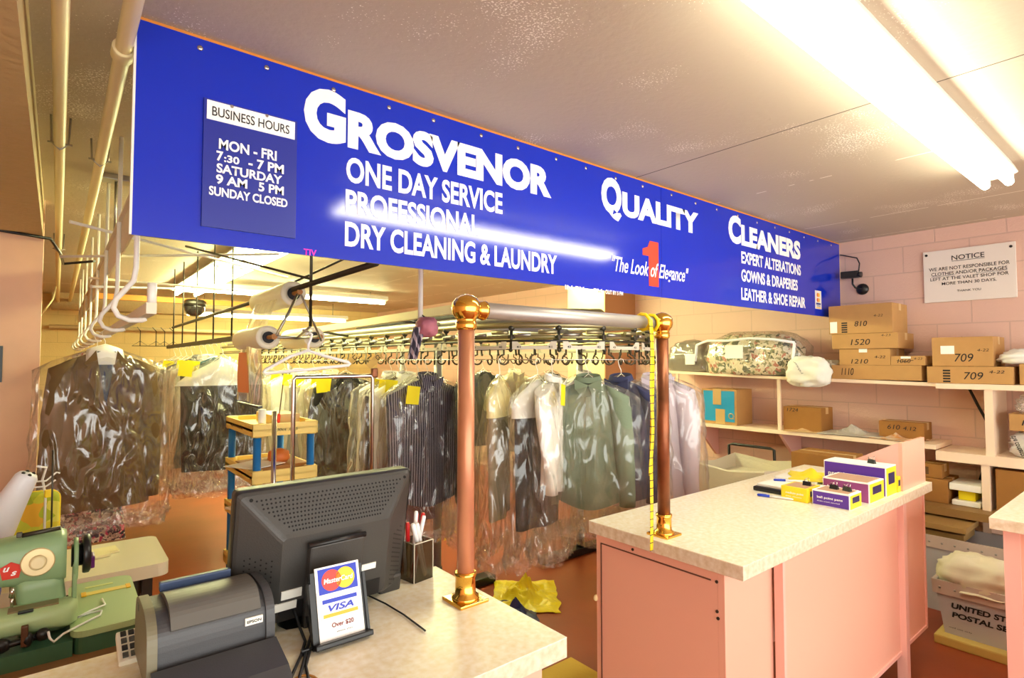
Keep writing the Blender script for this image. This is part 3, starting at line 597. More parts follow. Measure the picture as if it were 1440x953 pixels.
MB().box((3.1, .89, .24), (3.37, .92, .256)).box((3.352, .89, .25), (3.37, .92, .908)).done('panel_trim', M_pinkd, pc)
MB().box((3.33, 1.4, 0), (3.37, 1.44, .908)).done('leg', M_pinkd, pc)
MB().box((1.63, 1.44, .1), (3.36, 1.46, .908)).done('back_panel', M_pink, pc)
dv = thing('counter_divider', 'small pink upright screen at the far end of the pink counter', 'divider', (3.2, 1.0, .95))
MB().box((3.042, .885, .9515), (3.375, .9, 1.172)).done('front_board', M_pink, dv)
MB().prism([(.9, .9515), (1.25, .9515), (1.22, 1.0), (.9, 1.172)], (0, 1, 0), (0, 0, 1), (3.042, 0, 0), (.014, 0, 0)).done('side_board', M_pinkd, dv)
lc = thing('cash_counter', 'speckled white counter at the lower left carrying the monitor', 'counter', (0, 1.16, 0))
slab(lc, -1.2, .876, .888, 1.432)
MB().box((-1.18, .93, 0), (.84, .95, .908)).done('front_panel', M_pink, lc); MB().box((.82, .95, 0), (.84, 1.4, .908)).done('end_panel', M_pink, lc)
MB().box((-.12, 1.33-.006, .9508), (.648, 1.0, .9518)).done('x', M_lam, lc) if False else None
rc = thing('service_counter', 'short pink counter with speckled top at the right edge of the picture', 'counter', (3.3, -.1, 0))
slab(rc, 2.8, 3.9, -1.0, .535)
MB().box((2.84, -.98, 0), (2.86, .5, .908)).done('end_panel', M_pink, rc); MB().box((2.86, .48, 0), (3.86, .5, .908)).done('back_panel', M_pink, rc)
MB().box((2.834, .452, 0), (2.84, .5, .908)).done('panel_trim', M_pinkd, rc)
tag(MB().box((1.0, 1.55, 0), (2.12, 2.12, .012), .004).done('floor_mat', mat('ochre_mat', (208, 172, 70), .9, bump=.3)), 'ochre floor mat in the gap between the counters', 'mat')

# ================================================================ COPPER RAIL
rl = thing('counter_rail', 'copper posts with a pewter top rail and brass balls bridging the two counters', 'rail', (1.2, 1.185, .95))
def flange(x, y):
    MB().bx((x, y, .955), (.085, .085, .009), .003, .0).lathe([(.036, 0), (.034, .01), (.026, .016), (.0255, .055), (.028, .06), (.028, .068), (.024, .07)], (x, y, .955)).done('base_flange', M_brass, rl)
for x, y, m_ in ((.81, 1.182, M_copper), (1.645, 1.19, M_copperd)):
    MB().cyl((x, y, .96), (x, y, 1.645), .0215, n=28).done('post', m_, rl); flange(x, y)
    MB().lathe([(.024, -.055), (.027, -.05), (.027, -.036), (.024, -.032), (.027, -.026), (.036, -.014), (.038, 0), (.036, .014), (.028, .026), (.014, .034), (.003, .037)], (x, y, 1.685)).lathe([(.021, 0), (.023, .006), (.023, .016), (.026, .02), (.026, .026)], (x+(.03 if x < 1 else -.03), y, 1.683), (1 if x < 1 else -1, 0, 0)).done('ball_fitting', M_brass, rl)
MB().cyl((.85, 1.182, 1.683), (1.61, 1.19, 1.683), .0215, n=28).done('top_rail', M_rail, rl)
tp = thing('tape_measure', 'yellow tape measure tied round the rail and hanging past the right post', 'tape', (1.57, 1.16, .93))
M_tapey = stripes('tape_yellow', (248, 216, 20), (40, 34, 10), .0254, .003, 2, .5)
mb = MB(); mb.grid(lambda u, v: Vector((1.533+(u-.5)*.016-.006*v+.004*math.sin(v*9), 1.152-.004*math.sin(v*5), 1.69-.76*v)), 2, 60); mb.done('ribbon', M_tapey, tp, solid=.0012)
mb = MB(); mb.grid(lambda u, v: Vector((1.522+(u-.5)*.016-.006*v+.004*math.sin(v*11), 1.146-.006*math.sin(v*3), 1.68-.5*v)), 2, 40); mb.done('ribbon', M_tapey, tp, solid=.0012)
MB().tube([(1.52+.02*k/9, 1.182+.027*math.cos(k*PI/4.5), 1.683+.027*math.sin(k*PI/4.5)) for k in range(10)], .006, 6).tube([(1.575+.02*k/9, 1.188+.027*math.cos(k*PI/4.5), 1.683+.027*math.sin(k*PI/4.5)) for k in range(10)], .006, 6).done('knot_loops', mat('tape_plain', (248, 216, 20), .5), tp)

# ================================================================ MONITOR
mo = thing('computer_monitor', 'black flat computer monitor seen from behind on the cash counter', 'monitor', (.517, 1.378, .953), 0, None, True)
mo.rotation_euler = (math.radians(9.8), 0, math.radians(2.0)); mo.rotation_mode = 'XYZ'
M_mon = mat('monitor_grey', (62, 60, 58), .42, bump=.08, bump_scale=300)
W2, HH = .213, .318
def ringm(y, hw, z0, z1, r=.012):
    pts = []
    for cx, cz, a0 in ((hw-r, z0+r, -90), (hw-r, z1-r, 0), (-hw+r, z1-r, 90), (-hw+r, z0+r, 180)):
        for k in range(4):
            a = math.radians(a0+30*k); pts.append((cx+r*math.cos(a), y, cz+r*math.sin(a)))
    return pts
mb = MB(); mb.loft([ringm(.03, W2, .01, HH), ringm(.0, W2+.003, .008, HH+.003), ringm(-.006, W2+.001, .01, HH)], True, True, False, True); mb.done('bezel', mat('bezel_dark', (48, 47, 46), .4), mo)
mb = MB(); mb.loft([ringm(-.005, W2, .01, HH), ringm(-.012, W2-.006, .012, HH-.006), ringm(-.062, W2-.075, .03, HH-.085), ringm(-.068, W2-.083, .038, HH-.093)], True, False, True, False); mb.done('back_shell', M_mon, mo)
for a_, b_ in ((-.20, -.14), (.14, .2)): MB().box((a_, -.035, .0), (b_, .0, .05), .008).done('lower_lobe', M_mon, mo)
# vent holes: many tiny dark discs on the sloping shell
def shell_pt(u, v):
    """upper slope: u across -1..1, v 0 (outer edge) .. 1 (inner edge)"""
    hw = (W2-.006)+((W2-.075)-(W2-.006))*v; return Vector((u*hw, -.012-.05*v, (HH-.006)-.079*v))
nrm_top = Vector((0, -.079, .05)).normalized(); mb = MB()
for j in range(9):
    v = .14+.80*j/8
    for i in range(40):
        u = -1+2*(i+.5*(j % 2)+.3)/40.5
        if abs(u) < .93-.02*j: mb.lathe([(.0023, 0), (.0023, .0004)], shell_pt(u, v), nrm_top, 8)
mb.done('vent_holes', mat('hole_black', (8, 8, 8), .8), mo)
for sgn_ in (-1, 1):
    mb = MB()
    for j in range(12):
        for i in range(6):
            x0_ = (W2-.02-.045*i/5)*sgn_; zz = .04+.012*j+(.006 if i % 2 else 0)
            yy = -.02-.04*i/5
            mb.lathe([(.002, 0), (.002, .0004)], (x0_, yy-.002, zz), (sgn_*.6, -.8, 0), 8)
    mb.done('side_vent_holes', MATS['hole_black'], mo)
MB().lathe([(.004, 0), (.004, .0006)], shell_pt(-.93, .1), nrm_top, 12).lathe([(.004, 0), (.004, .0006)], shell_pt(.95, .1), nrm_top, 12).done('screw_holes', MATS['hole_black'], mo)
MB().box((-.075, -.088, .0), (.055, -.066, .205), .005).done('stand_column', M_mon, mo)
MB().tube([(-.078, -.082, .205), (.058, -.082, .205)], .0065, 10).done('column_cap', M_blackp, mo)
MB().box((-.13, -.07, .035), (.115, -.06, .075)).done('port_recess', M_blackp, mo)
for x0_, x1_, z0_, z1_ in ((-.125, -.08, .085, .105), (-.14, -.09, .06, .078), (.06, .1, .105, .12)): MB().box((x0_, -.0705, z0_), (x1_, -.066, z1_)).done('label_sticker', M_paper, mo)
fm = MB(); fm.lathe([(.10, 0), (.105, .004), (.1, .01), (.04, .014)], (-.01, -.04, .0)); fm.done('stand_foot', M_blackp, mo)

# ================================================================ RECEIPT PRINTER
pr = thing('receipt_printer', 'dark grey receipt printer in front of the monitor at the left', 'printer', (.24, 1.25, .952))
M_pr = mat('printer_grey', (66, 66, 70), .4, bump=.05, bump_scale=400); M_prl = mat('printer_olive', (118, 112, 90), .45)
zc = .9525
body = [(1.36, zc), (1.36, zc+.115), (1.33, zc+.135), (1.27, zc+.14), (1.225, zc+.137), (1.195, zc+.12), (1.185, zc+.095), (1.185, zc+.05), (1.18, zc)]
def chaikin(P, n=2):
    for _ in range(n):
        Q = [P[0]]
        for a, b_ in zip(P, P[1:]): Q += [(a[0]*.75+b_[0]*.25, a[1]*.75+b_[1]*.25), (a[0]*.25+b_[0]*.75, a[1]*.25+b_[1]*.75)]
        P = Q+[P[-1]]
    return P
body = chaikin(body)
MB().prism(body, (0, 1, 0), (0, 0, 1), (.15, 0, 0), (.185, 0, 0)).done('printer_body', M_pr, pr)
endp = [(1.365, zc+.02), (1.365, zc+.118), (1.33, zc+.14), (1.27, zc+.144), (1.222, zc+.141), (1.19, zc+.124), (1.178, zc+.095), (1.178, zc+.02)]
endp = chaikin(endp)
MB().prism(endp, (0, 1, 0), (0, 0, 1), (.135, 0, 0), (.016, 0, 0)).done('end_cover', M_prl, pr); MB().prism(endp, (0, 1, 0), (0, 0, 1), (.334, 0, 0), (.016, 0, 0)).done('end_cover', M_pr, pr)
MB().prism([(1.17, zc), (1.17, zc+.055), (1.09, zc+.035), (1.06, zc+.015), (1.055, zc)], (0, 1, 0), (0, 0, 1), (.14, 0, 0), (.21, 0, 0)).done('front_base', M_pr, pr)
lidp = chaikin([(1.345, zc+.128), (1.30, zc+.148), (1.24, zc+.151), (1.205, zc+.142), (1.186, zc+.112)])+[(1.19, zc+.108), (1.24, zc+.132), (1.34, zc+.118)]
mb = MB(); mb.loft([[(x, y, z) for y, z in lidp] for x in (.172, .325)], True, True, True, False); mb.done('lid', mat('printer_lid', (98, 96, 92), .4), pr)
MB().box((.17, 1.32, zc+.138), (.30, 1.335, zc+.156), .003).done('blue_cutter', mat('slate_blue', (58, 76, 112), .4), pr)
bdg = MB().box((.296, 1.1825, zc+.085), (.328, 1.186, zc+.099)).done('badge', M_paper, pr); text('EPSON', (.299, 1.1822, zc+.089), EXs, EZ, .026, .006, M_black, bdg, bold=.02)
MB().box((.228, 1.1835, zc+.045), (.256, 1.186, zc+.0465)).done('white_mark', M_paper, pr)
MB().box((.1345, 1.31, zc+.115), (.137, 1.325, zc+.128)).done('power_switch', M_blackp, pr)
ca = thing('calculator', 'small pale desk calculator behind the receipt printer', 'calculator', (.13, 1.40, .952))
MB().bx((.142, 1.40, .966), (.066, .09, .018), .004, .0, Matrix.Rotation(.3, 3, 'X')).box((.115, 1.37, .9525), (.17, 1.43, .962)).done('case', mat('calculator_cream', (232, 226, 206), .4), ca)
for r_ in range(4):
    for c_ in range(4):
        MB().bx((.121+.0135*c_, 1.368+.02*r_, .9665+.0062*r_), (.010, .013, .005), .001, 0, Matrix.Rotation(.3, 3, 'X')).done('key', M_red if (r_, c_) == (0, 2) else (M_blackp if r_ % 2 else M_mon), ca)

# ================================================================ CARD SIGN
cs = thing('card_stand', 'black stand holding the white card of accepted payment cards', 'sign', (.487, 1.17, .9525), 0, None, True)
cs.rotation_euler = (math.radians(-17), 0, math.radians(-1))
MB().prism([(-.062, 0), (.062, 0), (.057, .15), (-.057, .15)], (1, 0, 0), (0, 0, 1), (0, 0, .0), (0, .012, 0)).box((-.062, -.022, 0), (.062, .01, .012), .003).box((-.062, -.004, 0), (-.056, .012, .13)).box((.056, -.004, 0), (.062, .012, .13)).done('holder', M_blackp, cs)
MB().box((-.04, .012, .002), (.04, .05, .03), .004).done('rear_foot', M_blackp, cs)
cdp = MB().box((-.048, -.003, .012), (.05, -.0005, .158), .0003).done('card', M_white, cs)
yc = -.0036
MB().box((-.042, yc, .103), (.044, yc+.001, .154)).done('logo_field', mat('card_blue', (20, 50, 190), .4), cdp)
MB().lathe([(.0215, 0), (.0215, .0006)], (-.0135, yc, .1285), (0, -1, 0), 32).done('logo_circle', mat('card_red', (236, 56, 44), .4), cdp)
MB().lathe([(.0215, 0), (.0215, .0004)], (.0165, yc-.0002, .1285), (0, -1, 0), 32).done('logo_circle', mat('card_gold', (250, 200, 30), .4), cdp)
text('MasterCard', (-.031, yc-.001, .123), EXs, EZ, .065, .011, M_white, cdp, bold=.02, shear=.15)
MB().box((-.042, yc, .052), (.044, yc+.0008, .096)).done('logo_frame', mat('card_pale', (226, 226, 226), .4), cdp)
MB().box((-.04, yc-.0004, .054), (.042, yc, .094)).done('logo_field', M_white, cdp)
MB().box((-.037, yc-.0008, .084), (.039, yc, .092)).done('logo_band', MATS['card_blue'], cdp)
MB().box((-.037, yc-.0008, .056), (.039, yc, .063)).done('logo_band', mat('card_ochre', (244, 180, 30), .4), cdp)
text('VISA', (-.026, yc-.001, .067), EXs, EZ, .056, .0135, MATS['card_blue'], cdp, bold=.025, shear=.25)
text('Over $20', (-.021, yc, .035), EXs, EZ, .048, .0095, mat('card_maroon', (130, 30, 30), .5), cdp, bold=.02)
text('thank you', (-.012, yc, .024), EXs, EZ, .034, .003, M_black, cdp)

# cables on the counter
tag(MB().tube([(.425, 1.30, 1.0), (.43, 1.27, .965), (.425, 1.22, .956), (.40, 1.17, .956), (.37, 1.12, .956), (.34, 1.07, .956), (.31, 1.0, .956)], .0032, 8).tube([(.45, 1.29, .98), (.445, 1.24, .957), (.412, 1.175, .958), (.385, 1.12, .956), (.355, 1.06, .956), (.33, .98, .956)], .0032, 8).tube([(.47, 1.28, .97), (.455, 1.22, .957), (.418, 1.172, .958), (.392, 1.12, .956), (.38, 1.07, .956)], .003, 8).bx((.408, 1.172, .958), (.016, .01, .012), .002).done('cable_bundle', M_blackp), 'black cables tied together on the counter under the card stand', 'cable')
tag(MB().tube([(.62, 1.33, .965), (.64, 1.28, .957), (.648, 1.2, .9555), (.647, 1.10, .9555)], .002, 8).done('thin_cord', M_blackp), 'thin black cord lying straight on the counter right of the monitor', 'cable')
tag(MB().tube([(.372+.022*math.cos(a*PI/8), 1.065+.03*math.sin(a*PI/8), .9545) for a in range(16)], .0022, 6, True).done('rubber_band', mat('tan_rubber', (190, 130, 60), .6)), 'tan rubber band lying by the black cables', 'rubber band')
tag(MB().tube([(.33, 1.02, .956), (.345, 1.05, .956), (.36, 1.03, .956), (.365, .98, .956)], .003, 8).done('printer_cord', M_blackp), 'short black cord by the printer front', 'cable')

# pen cup and pens
pcx, pcy = .787, 1.392
cup = thing('pen_cup', 'square smoky acrylic pen holder beside the left copper post', 'cup', (pcx, pcy, .952), math.radians(10), None, True)
M_smoke = mat('smoky_acrylic', (70, 56, 36), .12); nt = M_smoke.node_tree
_b = nt.nodes['Principled BSDF']; _b.inputs['Alpha'].default_value = .55
mb = MB(); h = .105
for lo, hi in (((-.034, -.034, 0), (.034, -.031, h)), ((-.034, .031, 0), (.034, .034, h)), ((-.034, -.031, 0), (-.031, .031, h)), ((.031, -.031, 0), (.034, .031, h)), ((-.034, -.034, 0), (.034, .034, .003))): mb.box(lo, hi)
mb.done('holder', M_smoke, cup)
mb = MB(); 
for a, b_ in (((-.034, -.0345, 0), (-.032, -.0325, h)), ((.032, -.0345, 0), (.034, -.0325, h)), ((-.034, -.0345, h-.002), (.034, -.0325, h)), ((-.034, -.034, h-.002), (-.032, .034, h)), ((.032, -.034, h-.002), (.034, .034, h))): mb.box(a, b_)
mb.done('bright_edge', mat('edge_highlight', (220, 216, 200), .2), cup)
M_penred = mat('pen_red', (206, 30, 34), .4); M_pencream = mat('pen_cream', (226, 214, 186), .4); M_penblue = mat('pen_blue', (30, 60, 190), .4)
def pen(label, base, top, m, cap, group='pens in the acrylic holder'):
    a, b_ = Vector(base), Vector(top); d = (b_-a); t = thing('pen', label, 'pen', base, 0, group)
    MB().tube([a, a+d*.03, a+d*.68], [.0015, .0045, .0048], 10).done('barrel', m, t)
    MB().tube([a+d*.66, a+d*.97, b_], [.0056, .0056, .004], 10).done('cap', cap, t)
    n_ = d.orthogonal().normalized(); MB().tube([a+d*.95+n_*.006, a+d*.75+n_*.007], .0012, 6).done('clip', cap, t); return t
for lb, dx0, dy0, dx1, dy1, L_, m_, c_ in (('cream pen with white cap leaning left at the front of the holder', .018, -.02, -.02, -.018, .15, M_pencream, M_white), ('cream pen with white cap leaning left, second in the holder', .026, -.012, -.008, -.02, .15, M_pencream, M_white), ('red pen with white cap leaning right in the holder', -.02, -.01, .026, .0, .16, M_penred, M_white), ('white pen standing tallest in the holder', -.01, .0, .004, .006, .175, M_white, M_white), ('red pen with red cap in the middle of the holder', .0, .01, .014, .02, .165, M_penred, M_penred), ('white pen with red band leaning right in the holder', .004, .014, .03, .012, .165, M_white, M_penred), ('white pen at the left rear of the holder', -.02, .02, -.03, .022, .15, M_white, M_white), ('tan pencil-like pen at the left of the holder', -.022, .0, -.026, .0, .15, M_tape, M_penred)):
    pen(lb, (pcx+dx0, pcy+dy0, .957), (pcx+dx1, pcy+dy1, .957+L_), m_, c_)

# ================================================================ THINGS ON THE PINK COUNTER
M_purple = mat('box_purple', (92, 50, 160), .45); M_mauve = mat('box_mauve', (150, 70, 130), .45); M_yel = mat('box_yellow', (250, 222, 40), .45); M_navy = mat('box_navy', (30, 26, 90), .45)
zt = .9518
def pen_box(label, x0, x1, y0, y1, h, body, side, lid_, words, open_top=True):
    t = thing('pen_box', label, 'box', ((x0+x1)/2, (y0+y1)/2, zt), 0, 'stationery boxes')
    MB().box((x0, y0, zt), (x1, y1, zt+h), .0012).done('carton', lid_, t)
    MB().box((x0-.0008, y0+.004, zt+.003), (x0+.001, y1-.004, zt+h-.005)).done('side_print', body, t)
    MB().box((x0+.003, y0-.0008, zt+.003), (x1-.003, y0+.001, zt+h-.005)).done('end_print', side, t)
    MB().box((x0+(x1-x0)*.2, y0-.0014, zt+h*.4), (x1-(x1-x0)*.2, y0, zt+h*.78)).done('end_patch', M_navy, t)
    text(words[0], (x0-.001, y1-.02, zt+h*.5), EXw, EZ, (y1-y0)*.68, h*.16, M_white, t, bold=.02)
    text(words[1], (x0-.001, y1-.02, zt+h*.28), EXw, EZ, (y1-y0)*.6, h*.09, M_white, t)
    if open_top: MB().box((x0+.012, y0+.012, zt+h-.001), (x1-.012, y1-.012, zt+h+.0008)).done('slot', mat('slot_tan', (190, 150, 120), .6), t)
    return t
pen_box('long low purple box with black clips on it at the counter edge', 2.48, 2.60, .905, 1.05, .062, M_purple, M_yel, M_paper, ('ball point pens', 'dozen count assorted'))
pen_box('yellow and purple box beside the long low purple box', 2.47, 2.60, 1.065, 1.175, .058, M_yel, M_yel, M_yel, ('medium point', 'one dozen'))
pen_box('mauve box with a yellow end behind the low purple box', 2.66, 2.83, .895, 1.08, .085, M_mauve, M_yel, M_paper, ('ballpoints', 'smooth'))
pen_box('tall purple carton with a yellow end, biggest of the stationery boxes', 2.85, 2.98, .892, 1.15, .13, M_purple, M_yel, M_paper, ('premium pens', 'assorted box'), False)
pen_box('small yellow box at the foot of the pink screen', 2.995, 3.035, .892, 1.0, .07, M_yel, M_yel, M_yel, ('clips', 'box'))
def clip(label, x, y, z, rz=0):
    t = thing('binder_clip', label, 'clip', (x, y, z), rz, 'binder clips', True)
    MB().prism([(-.009, 0), (.009, 0), (.003, .018), (-.003, .018)], (1, 0, 0), (0, 0, 1), (0, -.016, 0), (0, .032, 0)).done('clip_body', M_blackp, t)
    for s_ in (-1, 1): MB().tube([(s_*.003, -.008, .016), (s_*.012, -.007, .026), (s_*.02, 0, .031), (s_*.012, .007, .026), (s_*.003, .008, .016)], .0011, 6).done('wire_handle', M_chrome, t)
for lb, x, y, z in (('black binder clip on the low purple box, left one', 2.55, .99, zt+.062), ('black binder clip on the low purple box, right one', 2.55, .94, zt+.062), ('black binder clip on the yellow box', 2.55, 1.10, zt+.058), ('black binder clip on the tall carton top', 2.92, .97, zt+.13), ('black binder clip on the small yellow box', 3.015, .94, zt+.07), ('black binder clip lying between the boxes', 2.63, 1.17, zt)):
    clip(lb, x, y, z, rnd.uniform(-.4, .4))
pen('blue capped white pen lying at the front of the pink counter', (2.474, 1.12, zt+.006), (2.436, 1.265, zt+.006), M_white, M_penblue, None)
pen('white pen with a blue end lying on the notepads', (2.75, 1.18, zt+.036), (2.66, 1.30, zt+.036), M_white, M_penblue, None)
wl = thing('wallet_case', 'black ribbed case with a white pad on top beside the blue pen', 'case', (2.62, 1.26, zt))
MB().box((2.53, 1.19, zt), (2.74, 1.335, zt+.02), .006).done('case', M_blackp, wl); MB().box((2.55, 1.19, zt+.02), (2.74, 1.325, zt+.031), .002).done('pad', M_paper, wl)
tag(MB().bx((2.95, 1.28, zt+.006), (.3, .22, .012), .002, .2).bx((2.96, 1.28, zt+.017), (.28, .2, .01), .002, .05).done('paper_stack', M_paper), 'stack of white papers behind the stationery boxes', 'paper')
crumple_sheet('yellow_bag', 'crumpled yellow plastic bag lying on the white papers', 'bag', (2.93, 1.24, zt+.023), .24, .2, .05, mat('yellow_plastic', (246, 224, 40), .3), 31, .4)
tag(MB().bx((3.2, 1.15, zt+.012), (.2, .22, .024), .002, -.1).bx((3.2, 1.16, zt+.03), (.15, .2, .01), .002, .2).done('paper_stack', M_paper), 'pile of white slips behind the pink screen', 'paper')

# ================================================================ SEWING CORNER (left)
sm = thing('sewing_machine', 'green blind-stitch sewing machine with a red badge at the lower left', 'sewing machine', (-.05, 2.0, .75))
M_green = mat('machine_green', (140, 172, 128), .35); M_greenl = mat('machine_pale_green', (178, 206, 150), .4); M_greend = mat('machine_dark_green', (74, 120, 92), .4)
def rrect(x0, x1, y0, y1, r, n=5):
    P = []
    for cx, cy, a0 in ((x1-r, y0+r, -90), (x1-r, y1-r, 0), (x0+r, y1-r, 90), (x0+r, y0+r, 180)):
        for k in range(n+1):
            a = math.radians(a0+90*k/n); P.append((cx+r*math.cos(a), cy+r*math.sin(a)))
    return P
MB().prism(rrect(.045, .205, 1.85, 2.25, .035), (1, 0, 0), (0, 1, 0), (0, 0, .835), (0, 0, .016)).done('work_plate', M_greenl, sm)
MB().prism(rrect(.05, .2, 1.856, 2.245, .03), (1, 0, 0), (0, 1, 0), (0, 0, .79), (0, 0, .045)).box((-.3, 1.86, .79), (.05, 2.2, .83)).done('base_case', M_greend, sm)
ruler = MB().bx((.135, 2.13, .8525), (.115, .028, .002), .0005, -.0).done('ruler_plate', mat('ruler_yellow', (240, 220, 110), .5), sm)
MB().bx((.08, 2.13, .853), (.012, .036, .003), .0005).bx((.19, 2.13, .853), (.012, .036, .003), .0005).done('ruler_end', mat('ruler_amber', (246, 196, 30), .5), sm)
MB().bx((.12, 2.19, .852), (.07, .012, .0015), .0003).done('decal_strip', mat('decal_mint', (220, 232, 150), .5), sm)
def ov(x, cy, cz, ry, rz_, n=16, p=.6):
    return [(x, cy+ry*math.copysign(abs(math.cos(2*PI*k/n))**p, math.cos(2*PI*k/n)), cz+rz_*math.copysign(abs(math.sin(2*PI*k/n))**p, math.sin(2*PI*k/n))) for k in range(n)]
mb = MB(); mb.loft([ov(-.42, 2.0, 1.0, .05, .045), ov(-.3, 2.0, 1.015, .055, .05), ov(-.12, 2.0, 1.025, .058, .055), ov(-.05, 2.0, 1.022, .062, .064), ov(.02, 2.0, 1.02, .064, .068), ov(.034, 2.0, 1.02, .058, .06)], True, True, True); mb.done('arm', M_green, sm)
mb = MB(); mb.loft([[(x+dx*.5, 2.0+y, z) for x, y in rrect(-.07, .03, -.055, .055, .02, 3)] for z, dx in ((.99, 0), (.95, .0), (.91, .01), (.86, .02), (.835, .02))], True, True, True); mb.done('column', M_green, sm)
mb = MB(); mb.loft([ov(-.42, 1.93, .89, .05, .028), ov(.0, 1.93, .89, .052, .03), ov(.04, 1.93, .885, .05, .03), ov(.06, 1.95, .88, .035, .026)], True, True, True); mb.done('work_arm', M_greenl, sm)
MB().box((-.08, 1.9, .918), (.02, 1.935, .922)).done('slot_plate', mat('worn_metal', (150, 134, 96), .4, metal=.6), sm)
MB().box((-.06, 1.885, .917), (-.03, 1.9, .9215), .001).done('stitch_slot', M_blackp, sm)
dial = MB().lathe([(.036, 0), (.036, .005), (.033, .008)], (-.025, 1.942, 1.025), (0, -1, .1)).done('dial', mat('dial_brass', (222, 200, 150), .35, metal=.3), sm)
MB().lathe([(.018, 0), (.018, .014), (.013, .018)], (-.025, 1.938, 1.025), (0, -1, .1)).done('dial_knob', mat('dial_knob', (236, 220, 170), .35), dial)
bd = MB().prism([(-.016, 0), (.016, 0), (.022, .03), (.0, .042), (-.022, .03)], (1, 0, 0), (0, 0, 1), (-.078, 1.9405, .994), (0, -.003, 0)).done('badge', mat('badge_red', (214, 54, 34), .35), sm)
text('u', (-.093, 1.937, 1.014), EXs, EZ, .013, .017, M_white, bd, bold=.03, shear=.3); text('s', (-.078, 1.937, 1.002), EXs, EZ, .012, .016, M_white, bd, bold=.03, shear=.3)
MB().lathe([(.05, 0), (.052, .004), (.052, .014), (.046, .018)], (.07, 2.0, 1.01), (1, 0, 0)).lathe([(.03, -.025), (.03, 0)], (.07, 2.0, 1.01), (1, 0, 0)).done('hand_wheel', M_blackp, sm)
MB().lathe([(.056, 0), (.058, .003), (.056, .01)], (.05, 2.0, 1.0), (1, 0, 0)).box((.048, 1.95, .88), (.058, 2.02, 1.0), .004).done('belt_guard', M_green, sm)
MB().box((.078, 2.03, .955), (.1, 2.08, .99), .004).done('purple_knob', mat('knob_purple', (110, 30, 120), .4), sm)
MB().tube([(-.06, 1.98, 1.09), (.02, 1.98, 1.096)], .006, 8).bx((-.065, 1.98, 1.093), (.012, .014, .012), .002).done('top_bar', M_darksteel, sm)
MB().cyl((.0, 2.05, 1.08), (-.002, 2.05, 1.30), .0022, n=8).done('thread_rod', M_darksteel, sm)
MB().cyl((-.075, 1.945, .945), (-.073, 1.945, .97), .006, .004, n=10).cyl((-.074, 1.945, .918), (-.074, 1.945, .945), .003, n=8).done('needle_clamp', M_chrome, sm)
mb = MB(); mb.ball((-.09, 1.87, .855), .018, (1.2, .8, 1), 14); mb.ball((-.04, 1.865, .858), .012, (1, 1, 1.6), 12); mb.cyl((-.13, 1.87, .85), (.0, 1.87, .86), .008, n=10); mb.ball((-.01, 1.865, .862), .016, (1, .8, 1), 12); mb.done('linkage', M_blackp, sm)
MB().bx((-.045, 1.862, .87), (.014, .014, .05), .003).done('brown_lever', mat('rust_brown', (90, 54, 26), .5), sm)
MB().tube([(.0, 1.85, .872), (.004, 1.845, .855), (.012, 1.843, .845), (.03, 1.86, .853), (.075, 1.9, .854), (.11, 1.93, .854), (.115, 1.96, .854), (.09, 1.965, .854), (.06, 1.95, .854), (.09, 1.98, .854), (.125, 2.0, .855), (.12, 2.05, .856)], .0028, 8).done('white_cord', M_white, sm)
st = thing('machine_table', 'low table under the green sewing machine, hidden behind the counter', 'table', (-.2, 2.0, 0))
MB().box((-.8, 1.72, .75), (.22, 2.28, .79), .004).done('table_top', mat('table_wood', (150, 110, 70), .5), st)
for x in (-.76, .17):
    for y in (1.76, 2.24): MB().box((x-.02, y-.02, 0), (x+.02, y+.02, .75)).done('leg', M_darksteel, st)
wt = thing('sewing_table', 'cream white sewing table with rounded corner behind the green machine', 'table', (.0, 2.8, 0))
M_wt = mat('cream_laminate', (240, 232, 200), .35)
MB().prism(rrect(-.7, .372, 2.63, 3.07, .04), (1, 0, 0), (0, 1, 0), (0, 0, .70), (0, 0, .05)).done('table_top', M_wt, wt)
MB().box((.0, 2.68, .63), (.3, 2.95, .70), .004).done('under_box', mat('olive_box', (66, 62, 40), .5), wt)
for x in (-.65, .3):
    for y in (2.68, 3.02): MB().box((x-.018, y-.018, 0), (x+.018, y+.018, .70)).done('leg', M_darksteel, wt)
tag(MB().bx((.17, 2.93, .755), (.1, .09, .008), .001, .1).bx((.15, 2.86, .757), (.08, .03, .012), .002, .15).done('paper_scraps', mat('pale_yellow_paper', (244, 234, 180), .7)), 'pale scraps of paper on the cream sewing table', 'paper')
cu_ = thing('floral_cushion', 'yellow-green floral cushion standing on the cream sewing table', 'cushion', (-.07, 2.78, .752))
M_cush = patches('yellow_floral', [(206, 206, 60), (180, 190, 50), (222, 206, 56), (232, 176, 50), (166, 176, 44), (226, 216, 86)], 12, distort=2.2)
mb = MB(); prf = rrect(-.21, .022, .752, 1.06, .03, 4)
mb.loft([[((x+.075)*s_-.075, 2.78+dy, (z-.9)*s_+.9) for x, z in prf] for s_, dy in ((.93, -.04), (.985, -.03), (1, 0), (.985, .03), (.93, .04))], True, True, True); mb.done('cushion_body', M_cush, cu_)
MB().tube([(x, 2.78, z) for x, z in prf], .004, 6, True).done('piping', M_yel, cu_)
lp = thing('task_lamp', 'white gooseneck lamp with a tapered shade at the left edge', 'lamp', (-.1, 2.45, .79))
ax = Vector((-.145, 2.63, .975))-Vector((-.055, 2.6, 1.17)); axn = ax.normalized()
MB().lathe([(.0, -.004), (.026, 0), (.033, .012), (.037, .05), (.046, .12), (.056, .19), (.06, .23), (.056, .228), (.04, .12), (.03, .04)], (-.066, 2.55, 1.165), axn).done('shade', mat('lamp_white', (232, 232, 240), .35), lp)
mb = MB(); U_ = axn.orthogonal().normalized(); V_ = axn.cross(U_)
